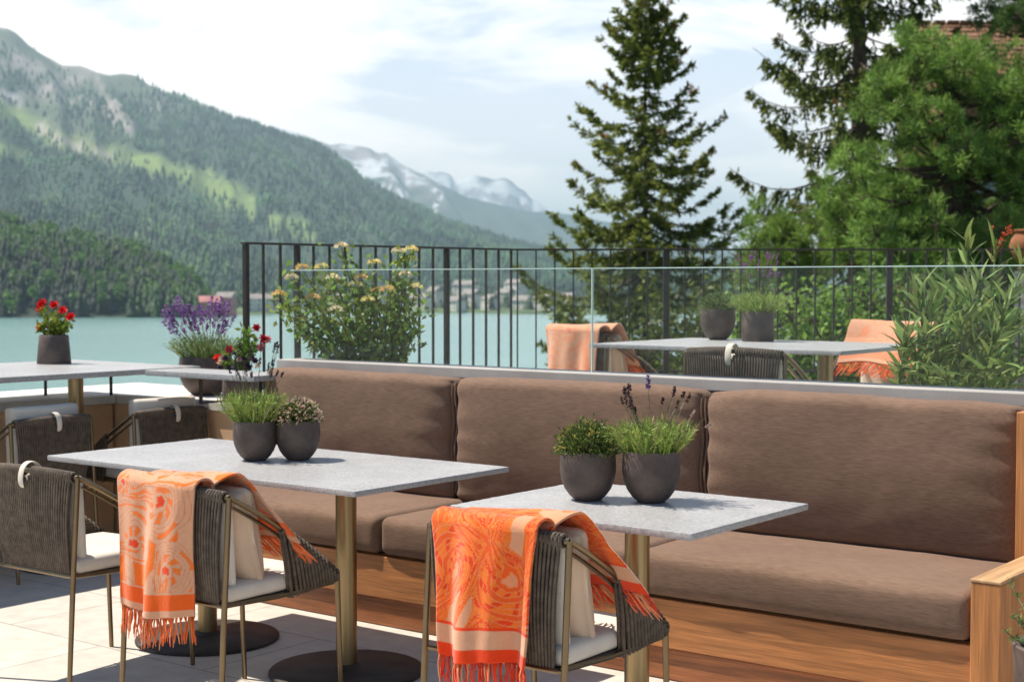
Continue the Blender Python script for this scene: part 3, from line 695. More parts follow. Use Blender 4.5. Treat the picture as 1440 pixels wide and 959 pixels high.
# counter tables along the parapet
t = empty('counter_table', (-6.75, 3.9, 0), 0, 'grey counter table above the left parapet carrying the pot of red flowers', 'table')
slab(t, -.55, .55, -1.6, 1.42, .94, .968); pedestal(t, .47, .68, .939)
for x, y in ((-.38, 1.1), (-.1, 1.33)):
    m_ = MB(); m_.tube([(x, y, .786), (x, y, .939)], .009, 8); m_.build('support_rod', M['darkmetal'], t, smooth=True)
t = empty('counter_shelf', (-5.75, 5.05, .785), 0, 'narrow stone counter shelf passing in front of the lavender bowl', 'shelf')
slab(t, -.39, .42, -.15, .12, .155, .183)
for x in (-.25, .2):
    m_ = MB(); m_.box(x - .006, x + .006, .09, .285, .001, .012); m_.box(x - .006, x + .006, .09, .105, .012, .154); m_.build('bracket', M['darkmetal'], t)

# ================================================================== CHAIRS
HW, DP, ZTOP, ZTIP = .232, .49, .760, .432
def arm_pts(s, n=14): return bez((s * HW, 0, ZTOP - .01), (s * (HW + .012), DP * .52, ZTOP - .14), (s * HW, DP, ZTIP), n)
def arm_at(s, u):
    p0, p1, p2 = Vector((s * HW, 0, ZTOP - .01)), Vector((s * (HW + .012), DP * .52, ZTOP - .14)), Vector((s * HW, DP, ZTIP))
    return p0 * (1 - u) ** 2 + p1 * (2 * u * (1 - u)) + p2 * u * u
def back_y(x): return -.028 * (1 - (x / HW) ** 2)
def make_chair():
    t = empty('rope_chair', (0, 0, 0))
    m_ = MB()
    m_.tube([(x, back_y(x), ZTOP - .012 + .012 * (1 - (x / HW) ** 2)) for x in np.linspace(-HW, HW, 15)], .0095, 8)
    m_.tube([(-.20, .0, .405), (.20, .0, .405)], .008, 8)
    for s in (-1, 1):
        m_.tube(arm_pts(s), .0092, 8)
        m_.tube([p + Vector((-s * .022, -.004, -.018)) for p in arm_pts(s)[1:9]], .006, 6)
        m_.tube([(s * .20, 0, .405), (s * .215, .22, .400), (s * HW, DP - .02, ZTIP - .022)], .008, 8)
        m_.tube([(s * HW, -.022, .412), (s * .20, 0, .405)], .007, 6)
    m_.tube([(-.216, .40, .402), (.216, .40, .402)], .008, 8)
    m_.build('frame', M['bronze'], t, smooth=True)
    for s in (-1, 1):
        m_ = MB(); m_.tube([(s * HW, 0, ZTOP - .01), (s * (HW + .001), -.024, .40), (s * (HW + .002), -.047, .0)], [.0095, .0095, .0085], 10); m_.build('leg', M['bronze'], t, smooth=True)
        m_ = MB(); m_.tube([(s * HW, DP, ZTIP), (s * (HW + .001), DP + .017, .0)], [.0095, .0085], 10); m_.build('leg', M['bronze'], t, smooth=True)
    # back ropes: a curtain of cords over the top rail
    m_ = MB(); nr = 36
    for lay in (0, 1):
        for i in range(nr):
            f = -1 + 2 * (i + (.5 if lay == 0 else .98)) / nr
            if f > .99: continue
            xt = f * (HW - .012); xb = f * (HW - .045); dip = .040 * math.exp(-(f / .09) ** 2)       # cords dip under the strap
            pts = []
            for k in range(9):
                q = k / 8; x = xt + (xb - xt) * q
                pts.append((x, back_y(xt) * (1 - q) - .013 - .014 * math.sin(math.pi * q) + .013 * q + lay * (.015 if 0 < k < 8 else .004), ZTOP + .004 - dip - (ZTOP - .404 - dip) * q))
            m_.tube(pts, (.0046 + .0004 * math.sin(i * 5.1)) if lay == 0 else .0044, 6, cap=False)
    m_.build('back_ropes', M['rope'], t, smooth=True, angle=180)
    for s in (-1, 1):                                                # cord wound round the top rail
        m_ = MB()
        for x in np.linspace(.030, HW - .018, 18):
            xx = s * x; c = Vector((xx, back_y(xx), ZTOP - .012 + .012 * (1 - (x / HW) ** 2)))
            m_.tube([c + Vector((.002 * k / 10, .0155 * math.cos(k * .6283), .0155 * math.sin(k * .6283))) for k in range(11)], .0054, 5, cap=False)
        m_.build('rail_wrap', M['rope'], t, smooth=True, angle=180)
    for s in (-1, 1):
        m_ = MB(); nn = 15
        for i in range(nn):
            u = .44 + .54 * i / (nn - 1); a = arm_at(s, u)
            v = i / (nn - 1); lo = Vector((s * .214, .285, .392)).lerp(Vector((s * HW, DP - .004, ZTIP - .014)), v ** .8)
            for off in (-.0065, .0065):
                o_ = Vector((off, 0, 0))
                mid = (a + lo) / 2 + Vector((s * .004, 0, 0))
                m_.tube([a + o_ + Vector((0, 0, .008)), mid + o_, lo + o_ - Vector((0, 0, .004))], .0062, 6)
            m_.tube([a + Vector((.0145 * math.cos(k * .7854), 0, .0145 * math.sin(k * .7854))) for k in range(9)], .0055, 5, cap=False)
        m_.build('arm_ropes', M['rope'], t, smooth=True, angle=180)
    m_ = MB(); m_.box(-.205, .205, .006, .45, .398, .408); m_.build('seat_deck', M['rope'], t, bevel=.003)
    rbox('seat_cushion', M['cream'], t, (0, .235, .436), .208, .222, .027, .02, (20, 20, 6), lambda p, q: p + Vector((0, 0, .008 * (1 - q.x ** 4) * (1 - q.y ** 4) if q.z > 0 else 0)))
    rbox('back_pad', M['cream'], t, (0, .030, .600), .194, .017, .150, .015, (20, 6, 18), lambda p, q: p + Vector((0, .008 * (1 - q.x ** 4) * (1 - q.z ** 4) * (1 if q.y > 0 else -.3) + .018 * (q.x ** 2), 0)), rot=(R(3), 0, 0))
    # looped strap holding the pad to the rail
    m_ = MB(); w = .016; path = [(.040, .70), (.026, .745), (.006, .782), (-.024, .793), (-.050, .780), (-.060, .748), (-.060, .716), (-.050, .704)]
    vs = []
    for i, (y, z) in enumerate(path):
        ww = w * (1.0 if i < 5 else 1.0 - .12 * (i - 5))
        vs += [(-ww, y, z), (ww, y, z)]
    fs = [(2 * i, 2 * i + 1, 2 * i + 3, 2 * i + 2) for i in range(len(path) - 1)]
    m_.add(vs, fs); o = m_.build('strap', M['cream'], t, smooth=True, angle=180)
    sm = o.modifiers.new('solid', 'SOLIDIFY'); sm.thickness = .006; sb = o.modifiers.new('sub', 'SUBSURF'); sb.levels = 2; sb.render_levels = 2
    return t
CH0 = make_chair()
CHAIRS = [  # x, y, floor, rotation deg, pillow, label
    (-4.51, 3.118, 0, 1.3, False, 'brown rope chair with bright white seat at the left end of the long table'),
    (-3.743, 3.115, 0, 1.6, True, 'brown rope chair under the peach and orange blanket at the long stone table'),
    (-2.455, 3.127, 0, 1.3, True, 'brown rope chair under the red orange blanket at the nearest stone table'),
    (-6.13, 4.33, 0, 92, False, 'brown rope chair seen from behind at far left, cut by the photo edge'),
    (-6.06, 5.0, 0, 88, False, 'brown rope chair against the tan parapet, right of the bronze counter pedestal'),
    (-4.70, 6.72, UF, -14, True, 'blanket draped rope chair on the upper terrace, left of the table'),
    (-3.06, 5.50, UF, 2, False, 'uncovered rope chair on the upper terrace, back turned to the glass screen'),
    (-3.30, 7.75, UF, 176, False, 'rope chair behind the upper table, facing the camera under a pale orange blanket'),
]
chairs = []
for i, (x, y, z, rz, pil, lab) in enumerate(CHAIRS):
    o = CH0 if i == 0 else copy_tree(CH0)
    o.location = (x, y, z); o.rotation_euler = (0, 0, R(rz)); tag(o, lab, 'chair', 'rope dining chairs on the terraces'); chairs.append(o)
pil0 = None
for i, c in enumerate(chairs):
    if i in (3, 4):
        for ch in c.children:
            if ch.name.startswith('back_pad'): ch.location.z += .075; ch.scale = (1.0, 2.1, 1.0); ch.rotation_euler = (R(-2), 0, 0)
    if CHAIRS[i][4]:
        if pil0 is None:
            def pf(p, q):
                k = (1 - abs(q.x) ** 3) * (1 - abs(q.z) ** 3)
                return Vector((p.x * (1 - .07 * (1 - abs(q.z)) * abs(q.x)), p.y * (.18 + .95 * k ** .6), p.z * (1 - .07 * (1 - abs(q.x)) * abs(q.z))))
            pil0 = rbox('scatter_pillow', M['pillow'], c, (.02, .135, .615), .190, .075, .168, .03, (24, 8, 24), pf, rot=(R(14), R(4), 0))
            m_ = MB(); loop = []
            for k in range(49):
                a = 2 * math.pi * k / 48; cx_, sx_ = math.cos(a), math.sin(a)
                mxx = max(abs(cx_), abs(sx_)); r_ = 1 / (abs(cx_) ** 8 + abs(sx_) ** 8) ** (1 / 8)
                loop.append((.176 * cx_ * r_, 0, .157 * sx_ * r_))
            m_.tube(loop, .0035, 6, cap=False); pp = m_.build('piping', M['cream'], pil0, smooth=True)
        else:
            copy_tree(pil0, c)

# ================================================================== BLANKETS
PEACH = np.array((.64, .33, .195)); ORANGE = np.array((.82, .17, .022)); REDO = np.array((.74, .055, .010)); LINE = np.array((.42, .24, .17))
def paisley(u, v, seed, inv):
    """woven pattern: curling drop motifs and plumes. u, v in metres; returns linear colour"""
    wu = u + .012 * mn.noise((u * 14, v * 14, seed)); wv = v + .012 * mn.noise((u * 14, v * 14, seed + 7))
    best = None
    for (cx_, cy_, rr, ang, hand) in MOTIFS[seed]:
        dx, dy = wu - cx_, wv - cy_; ca, sa = math.cos(ang), math.sin(ang)
        x, y = dx * ca + dy * sa, (-dx * sa + dy * ca) * hand
        # drop shape with a curled tail
        x2 = x + 2.2 * y * abs(y) / rr if y > 0 else x
        y2 = y * (.62 if y > 0 else 1.0)
        r = math.hypot(x2, y2) / rr
        if best is None or r < best[0]: best = (r, math.atan2(y2, x2), hand)
    r, th, hand = best
    if r < 1.12:
        s = r * 7.5 + .34 * th * hand / math.pi + .12 * math.sin(6 * th + 3 * r)
        fr = s - math.floor(s); ring = int(math.floor(s))
        line = fr < .16
        lobes = math.sin(8 * th + 10 * r * hand)
        if not inv:
            if ring <= 0: return REDO
            if ring in (2, 3): c = ORANGE if lobes > -.3 else PEACH
            elif ring == 6: c = ORANGE if math.sin(3 * th) > .2 else PEACH
            else: c = PEACH
            return LINE * .55 + ORANGE * .45 if line else c
        if ring <= 0: return PEACH * .6 + ORANGE * .4
        c = REDO * .6 + ORANGE * .4 if ring in (1, 3, 6) else (ORANGE if lobes > -.5 else REDO)
        return (PEACH * .45 + ORANGE * .55) if line else c
    n = mn.noise((u * 11 + seed * 3, v * 6, seed + 3.3)); pl = math.sin((u * 95 + 20 * mn.noise((u * 7, v * 7, seed))) + v * 40)
    if not inv:
        if n > .10: return ORANGE * .8 + REDO * .2 if abs(pl) < .12 else ORANGE
        return LINE * .5 + PEACH * .5 if abs(pl) < .16 and n > -.15 else PEACH
    if n > .20: return PEACH * .85 + ORANGE * .15
    return (PEACH * .35 + ORANGE * .65) if abs(pl) < .16 else (ORANGE if n > -.08 else REDO * .5 + ORANGE * .5)
MOTIFS = {1: [(.24, .36, .115, .5, 1), (.09, .22, .105, -.4, -1), (.29, .15, .085, 2.0, 1), (.03, .40, .07, 1.2, 1), (.16, .52, .08, 2.8, -1), (.33, .50, .085, .2, 1), (.12, .62, .08, 1.0, 1), (.27, .66, .08, 2.5, -1)],
          2: [(.08, .24, .110, .3, -1), (.28, .22, .110, -.3, 1), (.05, .45, .08, 2.6, 1), (.22, .44, .095, .9, -1), (.36, .40, .07, 1.8, 1), (.17, .07, .055, 1.2, 1), (.12, .60, .08, 1.0, 1), (.27, .66, .08, 2.5, -1)]}
def hem_col(v, seed, c):                     # v measured up from the hem
    if seed in (1, 3):
        if v < .022: return PEACH
        if v < .072: return ORANGE * .55 + REDO * .45
        if v < .080: return PEACH
    else:
        if v < .034: return REDO
        if v < .085: return PEACH
        if v < .094: return REDO
    return c
MOTIFS[3] = MOTIFS[1]
def blanket(chair, seed, xl, xr, zhem, lift, label, flap=.37, nu=96, nv=230, shear=.42, name='throw_blanket'):
    W = xr - xl; rtop = .036
    ztop = ZTOP + lift; Lout = ztop - zhem; Larc = math.pi * rtop * .5 * 2
    tot = Lout + Larc + flap
    V = []; T = []
    ph = seed * 1.7
    for i in range(nu + 1):
        u = W * i / nu; q = i / nu
        for j in range(nv + 1):
            s = tot * j / nv
            x = xl + u
            yc = back_y(max(-HW, min(HW, x)))
            hang = max(0.0, min(1.0, 1 - s / Lout))              # 1 at the hem
            fold = .020 * math.sin(q * 8.5 + ph + .8 * hang) + .009 * math.sin(q * 19 + ph * 2 + hang) + .004 * fnoise(u * 9, s * 5, ph)
            if s < Lout:
                y = yc - rtop - .006 - fold * (.25 + .95 * hang) - .012 * hang
                z = zhem + s + .008 * math.sin(q * 6 + ph)* hang
                x += (.5 - q) * .055 * hang * (1 if seed else 0) + .006 * math.sin(hang * 5 + q * 3)
            elif s < Lout + Larc:
                a = (s - Lout) / Larc * math.pi
                y = yc - rtop * math.cos(a) - .006 * (1 - a / math.pi) - fold * .25; z = ztop + rtop * math.sin(a) * .75
            else:
                k = s - Lout - Larc; kk = k / flap
                x += shear * k * (.4 + .6 * q); y = yc + rtop + .62 * k + .010 * math.sin(q * 8 + ph); z = ztop + .034 * math.sin(math.pi * min(1, kk * 1.7)) * min(1, .35 + q) - .19 * max(0, (kk - .30) / .7) ** 1.25 + .008 * math.sin(q * 7 + 3 * kk) * kk
            V.append((x, y, z))
            sh = s if s < Lout + Larc + flap * .5 else s
            c = hem_col(s, seed, None) if s < .1 else None
            if c is None: c = hem_col(tot - s, seed, None) if tot - s < .1 else None
            if c is None: c = paisley(u, s, seed, seed == 2)
            if seed == 3: c = np.asarray(c) * .42 + np.array((.72, .36, .23)) * .58
            T.append(tuple(np.clip(c * (1 + .05 * mn.noise((u * 40, s * 40, 1))), 0, 1)))
    F = []
    for i in range(nu):
        for j in range(nv):
            a = i * (nv + 1) + j; F.append((a, a + nv + 1, a + nv + 2, a + 1))
    o = npmesh(name, V, F, M['wool'], np.array(T), smooth=True)
    sm = o.modifiers.new('thick', 'SOLIDIFY'); sm.thickness = .007; sm.offset = 1
    o.location = chair.location; o.rotation_euler = chair.rotation_euler
    tag(o, label, 'blanket', 'orange throw blankets on the chairs')
    # knotted fringe along both hems
    VV = np.array(V).reshape(nu + 1, nv + 1, 3)
    fc = (ORANGE * .75 + REDO * .25) if seed in (1, 3) else REDO
    for end in (0, nv):
        mb = MB(); tn = []
        for k in range(66):
            q = (k + RNG.uniform(.2, .8)) / 66 * nu; i = int(q); f = q - i; i2 = min(nu, i + 1)
            p = VV[i, end] * (1 - f) + VV[i2, end] * f
            if end == 0: dirv = Vector((RNG.uniform(-.12, .12), RNG.uniform(-.10, .06), -1))
            else: dirv = Vector((.35 + RNG.uniform(-.2, .2), .55, -.75))
            L = RNG.uniform(.075, .105); c0 = Vector(p); pts = []
            sw = Vector((RNG.uniform(-.006, .006), RNG.uniform(-.006, .006), 0))
            for s_ in range(5): pts.append(c0 + dirv.normalized() * (L * s_ / 4) + sw * math.sin(s_ * 1.3))
            n0 = len(mb.v); mb.tube(pts, [.0030, .0026, .0028, .0024, .0012], 5)
            tn += [tuple(np.clip((PEACH * .5 + ORANGE * .5 if RNG.uniform() < .16 else fc) * RNG.uniform(.75, 1.2), 0, 1))] * (len(mb.v) - n0)
        me = bpy.data.meshes.new('fringe'); me.from_pydata(mb.v, [], mb.f); me.materials.append(M['wool'])
        a = me.color_attributes.new('tint', 'FLOAT_COLOR', 'POINT'); cc = np.ones((len(mb.v), 4), np.float32); cc[:, :3] = np.array(tn); a.data.foreach_set('color', cc.ravel())
        finish('fringe', me, o, smooth=True, angle=180)
    return o
blanket(chairs[1], 1, -.235, .140, .365, .012, 'peach and orange paisley blanket over a chair back at the long table', nu=120, nv=300)
blanket(chairs[2], 2, -.178, .168, .415, .012, 'vivid red orange paisley blanket with pale hem stripe at the nearest table', nu=120, nv=300)
blanket(chairs[5], 3, -.245, .215, .42, .022, 'orange blanket over the left chair back behind the glass screen', flap=.3, shear=.1)
blanket(chairs[7], 3, -.225, .225, .50, .040, 'pale orange blanket on the chair beyond the upper table, next to the oleander', flap=.36, shear=0.0)

# ================================================================== POTS AND PLANTS
def pot_round(t, r=.083, h=.152, loc=(0, 0, 0), mat='pot'):
    # egg shaped cup: narrow foot, full belly, slightly drawn-in rim
    prof = [(r * .46, 0), (r * .52, .004), (r * .66, h * .10), (r * .83, h * .24), (r * .95, h * .42), (r * 1.0, h * .60), (r * .995, h * .80), (r * .965, h * .97), (r * .955, h), (r * .90, h), (r * .885, h * .97), (r * .885, h * .90)]
    m_ = MB(); m_.lathe(prof, 48, loc); o = m_.build('pot', M[mat], t, smooth=True, angle=60)
    m_ = MB(); m_.lathe([(r * .884, h * .88), (r * .5, h * .915), (.002, h * .93)], 24, loc); m_.build('soil', M['soil'], t, smooth=True)
    return h * .92
def pot_straight(t, r=.08, h=.145, top=.9, mat='pot'):
    prof = [(r * .97, 0), (r, .004), (r * (1 + (top - 1) * .5), h * .5), (r * top, h - .004), (r * top - .003, h), (r * top - .008, h), (r * top - .010, h * .9)]
    m_ = MB(); m_.lathe(prof, 48); m_.build('pot', M[mat], t, smooth=True, angle=50)
    m_ = MB(); m_.lathe([(r * top - .0105, h * .88), (.002, h * .92)], 24); m_.build('soil', M['soil'], t, smooth=True)
    return h * .92
def disc_pts(n, r):
    a = RNG.uniform(0, 2 * np.pi, n); q = np.sqrt(RNG.uniform(0, 1, n)) * r
    return np.stack([q * np.cos(a), q * np.sin(a), np.zeros(n)], 1)
def grass_tuft(t, z, r, n, L, col, tip, spread=.55, W=.004, name='foliage'):
    P = disc_pts(n, r); D = np.concatenate([P[:, :2] / r * spread + RNG.normal(0, .26, (n, 2)), np.ones((n, 1))], 1); P[:, 2] = z
    l = Leaves(); l.blades(P, D, RNG.uniform(L * .5, L, n), W, jitter(col, n, .3, .12), RNG.uniform(0, .28, n), tip=jitter(tip, n, .25, .12))
    kd = max(6, n // 7); Pd = disc_pts(kd, r); Dd = np.concatenate([Pd[:, :2] / r * spread * 1.3 + RNG.normal(0, .35, (kd, 2)), np.ones((kd, 1))], 1); Pd[:, 2] = z
    l.blades(Pd, Dd, RNG.uniform(L * .5, L * 1.25, kd), W * .7, jitter((.34, .27, .15), kd, .3, .12), RNG.uniform(0, .4, kd))
    # little side leaves along the stalks
    k = n * 5; i = RNG.integers(0, n, k); s = RNG.uniform(.25, .95, (k, 1)); Dn = unit(D)
    PP = P[i] + Dn[i] * (L * .7) * s
    l.diamonds(PP, Dn[i] * .6 + unit(RNG.normal(size=(k, 3))) * .6, RNG.uniform(.018, .034, k), .0042, jitter(np.asarray(col) * .5 + np.asarray(tip) * .5, k, .35, .15))
    return l.build(name, M['leaf'], t)
def spike(t, p, d, L=.03, r=.0055, col=(.12, .05, .16), name='flower_spike', base=None, stem_col=(0.16, .17, .09)):
    """stalk with a head of small buds"""
    l = Leaves(); d = Vector(d).normalized()
    if base is not None:
        m_ = MB()
        b0 = Vector(base); mid = (b0 + Vector(p)) / 2 + Vector((RNG.uniform(-.008, .008), RNG.uniform(-.008, .008), .006))
        pts = bez(b0, mid, p, 5); Pn = np.array([tuple(q) for q in pts])
        for s_ in range(5): 
            dd = (pts[s_ + 1] - pts[s_]); l.blades([tuple(pts[s_])] * 2, [tuple(dd)] * 2, dd.length * 1.12, .0034, [stem_col] * 2, 0, seg=1)
    n = 44; q = RNG.uniform(0, 1, n); a = RNG.uniform(0, 2 * np.pi, n)
    dn = np.array(tuple(d)); u = unit(np.cross(dn, [.3, .5, .1])); w = np.cross(dn, u)
    rad = u[None] * np.cos(a)[:, None] + w[None] * np.sin(a)[:, None]
    P = np.array(tuple(p))[None] + dn[None] * (q * L)[:, None]
    l.diamonds(P, rad + dn[None] * .5, r * RNG.uniform(.8, 1.5, n), r * .9, jitter(col, n, .4, .2))
    return l.build(name, M['petal'], t)
def lavender(name, loc, label, potf, r, L, nsp, hsp, col, tip, spcol, n=190, cat='potted plant', spread=.55, spL=.028, group=None, lean=(0, 0), spr=.0058):
    t = empty(name, loc, RNG.uniform(0, 6), label, cat, group); z = potf(t)
    grass_tuft(t, z, r, n, L, col, tip, spread)
    for k in range(nsp):
        a = RNG.uniform(0, 6.283); q = RNG.uniform(.2, 1) ** .6
        b0 = (r * .5 * q * math.cos(a), r * .5 * q * math.sin(a), z + L * .25); h = RNG.uniform(*hsp)
        out = .35 + .5 * q
        p = (r * out * 1.5 * math.cos(a) + lean[0] * h + RNG.uniform(-.015, .015), r * out * 1.5 * math.sin(a) + lean[1] * h + RNG.uniform(-.015, .015), z + h)
        spike(t, p, (p[0] - b0[0], p[1] - b0[1], h), spL * RNG.uniform(.7, 1.3), spr, spcol, base=b0)
    return t
def thyme(name, loc, label, potf, r, h, n, cols, tipcol, tipn, group=None):
    """dense low dome of small leaves"""
    t = empty(name, loc, RNG.uniform(0, 6), label, 'potted plant', group); z = potf(t)
    l = Leaves(); d = unit(RNG.normal(size=(n, 3))); d[:, 2] = np.abs(d[:, 2]); q = RNG.uniform(.35, 1, (n, 1)) ** .5
    P = d * q * np.array([r, r, h]) * (1 + .10 * RNG.normal(size=(n, 1))); P[:, 2] += z
    c = np.array(cols)[RNG.integers(0, len(cols), n)] * RNG.uniform(.65, 1.35, (n, 1))
    l.diamonds(P, d * .8 + RNG.normal(0, .45, (n, 3)) + np.array([0, 0, .5]), RNG.uniform(.010, .019, n), .0062, c)
    m = n // 6; i = RNG.integers(0, n, m)
    l.blades(P[i] * np.array([.5, .5, .35]) + np.array([0, 0, z * .6]), P[i] - P[i] * np.array([.5, .5, .35]) - np.array([0, 0, z * .6]) + 1e-6, np.linalg.norm(P[i] * .40, axis=1), .003, jitter((.10, .10, .04), m), 0)
    o = l.build('foliage', M['leaf'], t)
    if tipn:
        l = Leaves(); d2 = unit(RNG.normal(size=(tipn, 3))); d2[:, 2] = np.abs(d2[:, 2]) + .15; d2 = unit(d2)
        P = d2 * np.array([r, r, h]) * 1.03; P[:, 2] += z
        for _ in range(3):
            l.diamonds(P + RNG.normal(0, .003, (tipn, 3)), d2 + RNG.normal(0, .4, (tipn, 3)), RNG.uniform(.010, .016, tipn), .008, jitter(tipcol, tipn, .25, .12))
        tag(l.build('flower_tips', M['petal'], t), kind='stuff')
    return t
ZT1 = .741
GR = (.15, .23, .045); GT = (.34, .42, .10)
lavender('potted_lavender', (-4.236, 3.90, ZT1), 'round taupe pot of lavender with dark seed heads on the long table', lambda t: pot_round(t, .085, .150), .078, .175, 24, (.17, .29), GR, GT, (.055, .035, .06), n=230)
thyme('potted_thyme', (-4.118, 4.01, ZT1), 'round taupe pot of pale tipped heather, right of the pair on the long table', lambda t: pot_round(t, .085, .150), .084, .088, 1500, [(.12, .17, .04), (.17, .22, .06), (.09, .12, .035)], (.70, .52, .40), 260)
thyme('potted_thyme', (-2.642, 3.822, ZT1), 'round taupe pot of clipped dark green thyme on the nearest table', lambda t: pot_round(t, .088, .152),   .099, .100, 1900, [(.07, .115, .025), (.10, .155, .03), (.15, .20, .05)], (.36, .30, .08), 60)
lv2 = lavender('potted_lavender', (-2.462, 3.905, ZT1), 'taupe pot of light green lavender with one purple spike, nearest table', lambda t: pot_round(t, .090, .158), .085, .15, 16, (.13, .20), GR, GT, (.05, .025, .03), n=230)
lv2.rotation_euler = (0, 0, 0)
spike(lv2, (-.012, .0, .158 + .185), (0, 0, 1), .045, .009, (.12, .075, .22), base=(-.005, 0, .19))
for b0, p in (((.055, .03, .17), (.105, .06, .265)), ((.06, .03, .18), (.145, .075, .232)), ((.05, .02, .18), (.085, .035, .285))):
    spike(lv2, p, Vector(p) - Vector(b0), .022, .005, (.42, .32, .30), base=b0, stem_col=(.36, .27, .2))
thyme('potted_thyme', (-3.985, 6.98, UF + .741), 'round taupe pot of soft grey green cushion plant on the upper table', lambda t: pot_round(t, .093, .165), .092, .095, 1500, [(.17, .25, .08), (.21, .30, .11), (.14, .20, .07)], (.3, .4, .15), 0)
lavender('potted_lavender', (-3.72, 6.93, UF + .741), 'straight taupe pot of pink lavender on the upper table behind the glass', lambda t: pot_straight(t, .084, .155, .98), .085, .16, 34, (.17, .29), (.20, .30, .06), (.38, .48, .14), (.30, .14, .30), n=230, spread=.75, spL=.035)
# lavender bowl on the grey stone cap
lavender('lavender_bowl', (-6.46, 5.58, .786), 'wide dark bowl of violet flowering lavender on the parapet cap', lambda t: pot_round(t, .150, .215), .13, .20, 66, (.13, .275), (.14, .22, .06), (.27, .35, .13), (.26, .13, .34), n=330, spread=.85, spL=.075, spr=.011, lean=(-.16, -.12)).rotation_euler = (0, 0, 0)
def red_flower(t, p, d, r=.021, col=(.72, .012, .015)):
    l = Leaves(); d = np.array(tuple(Vector(d).normalized())); u = unit(np.cross(d, [.2, .9, .31])); w = np.cross(d, u)
    for ring, (k, tilt, rr) in enumerate(((6, .35, 1.0), (5, .8, .8), (4, 1.6, .55))):
        a = np.arange(k) * 2 * np.pi / k + ring * .5
        D = u[None] * np.cos(a)[:, None] + w[None] * np.sin(a)[:, None] + d[None] * tilt
        l.diamonds(np.repeat(np.array(tuple(p))[None], k, 0), D, r * rr * 1.25, r * rr * 1.15, jitter(col, k, .3, .1), .25)
    return l.build('flower', M['petal'], t)
def leafy(t, z, stems, col, leaf=(.05, .018), per=16, name='foliage', jit=.3):
    l = Leaves()
    for b0, p in stems:
        b0 = np.array(b0); p = np.array(p); n = per; q = RNG.uniform(.12, 1.0, (n, 1)); ax = unit(p - b0)
        P = b0 + (p - b0) * q; D = unit(RNG.normal(size=(n, 3))) + ax * .45
        l.diamonds(P, D, RNG.uniform(leaf[0] * .6, leaf[0], n), leaf[1], jitter(col, n, jit, .15))
        l.blades([b0] * 2, [p - b0] * 2, np.linalg.norm(p - b0), .006, [(.14, .14, .05)] * 2, 0, seg=2)
    return l.build(name, M['leaf'], t)
# red begonia pot on the counter
t = empty('potted_begonia', (-7.02, 4.98, .969), 0, 'straight dark pot of bright red flowers standing on the left counter table', 'potted plant')
z = pot_straight(t, .092, .158, .86)
st = []
heads = []
for (lx, lz) in ((-.075, .30), (-.045, .33), (-.005, .32), (.05, .29), (.105, .255), (-.08, .20), (.0, .27), (.03, .22)):
    p = RT * lx + FH * RNG.uniform(-.05, .05); st.append(((p.x * .25, p.y * .25, z), (p.x, p.y, lz - .01))); heads.append((p.x, p.y, lz))
st += [((0, 0, z), tuple(RT * a + FH * bb + Vector((0, 0, c)))) for a, bb, c in ((-.09, 0, .22), (.07, 0, .26), (.03, -.05, .24), (-.04, .05, .25), (.09, .02, .2), (-.02, -.06, .28))]
leafy(t, z, st, (.21, .28, .045), (.045, .022), 22)
for h in heads[:6]: red_flower(t, h, -FH + Vector((0, 0, .5)), .026)
# red and violet mixed pot on the stone cap next to the banquette
t = empty('potted_begonia', (-6.0, 5.43, .786), 0, 'dark pot of red begonia and violet pansies beside the left end of the banquette', 'potted plant')
z = pot_straight(t, .105, .15, .95)
st = [((0, 0, z), tuple(RT * a + FH * bb + Vector((0, 0, c)))) for a, bb, c in ((0, 0, .40), (.02, .03, .36), (-.03, -.02, .33), (.05, 0, .37), (-.08, 0, .24), (.06, -.04, .29), (-.02, -.06, .25), (.1, 0, .35), (-.10, -.03, .2))]
leafy(t, z, st, (.17, .27, .045), (.055, .024), 26)
for lx, lz, c in ((-.12, .225, (.80, .015, .012)), (.085, .385, (.45, .02, .03)), (.12, .33, (.50, .02, .03)), (.145, .325, (.62, .10, .12)), (.11, .285, (.62, .2, .2)), (-.06, .27, (.5, .02, .03))):
    red_flower(t, tuple(RT * lx + FH * -.03 + Vector((0, 0, lz))), -FH + Vector((0, 0, .4)), .024, c)
for k in range(16):
    p = RT * RNG.uniform(-.12, .10) + FH * RNG.uniform(-.10, -.02) + Vector((0, 0, RNG.uniform(.14, .24))); red_flower(t, tuple(p), -FH + Vector((0, 0, .5)), .017, (.05, .02, .07) if k % 4 else (.7, .5, .4))

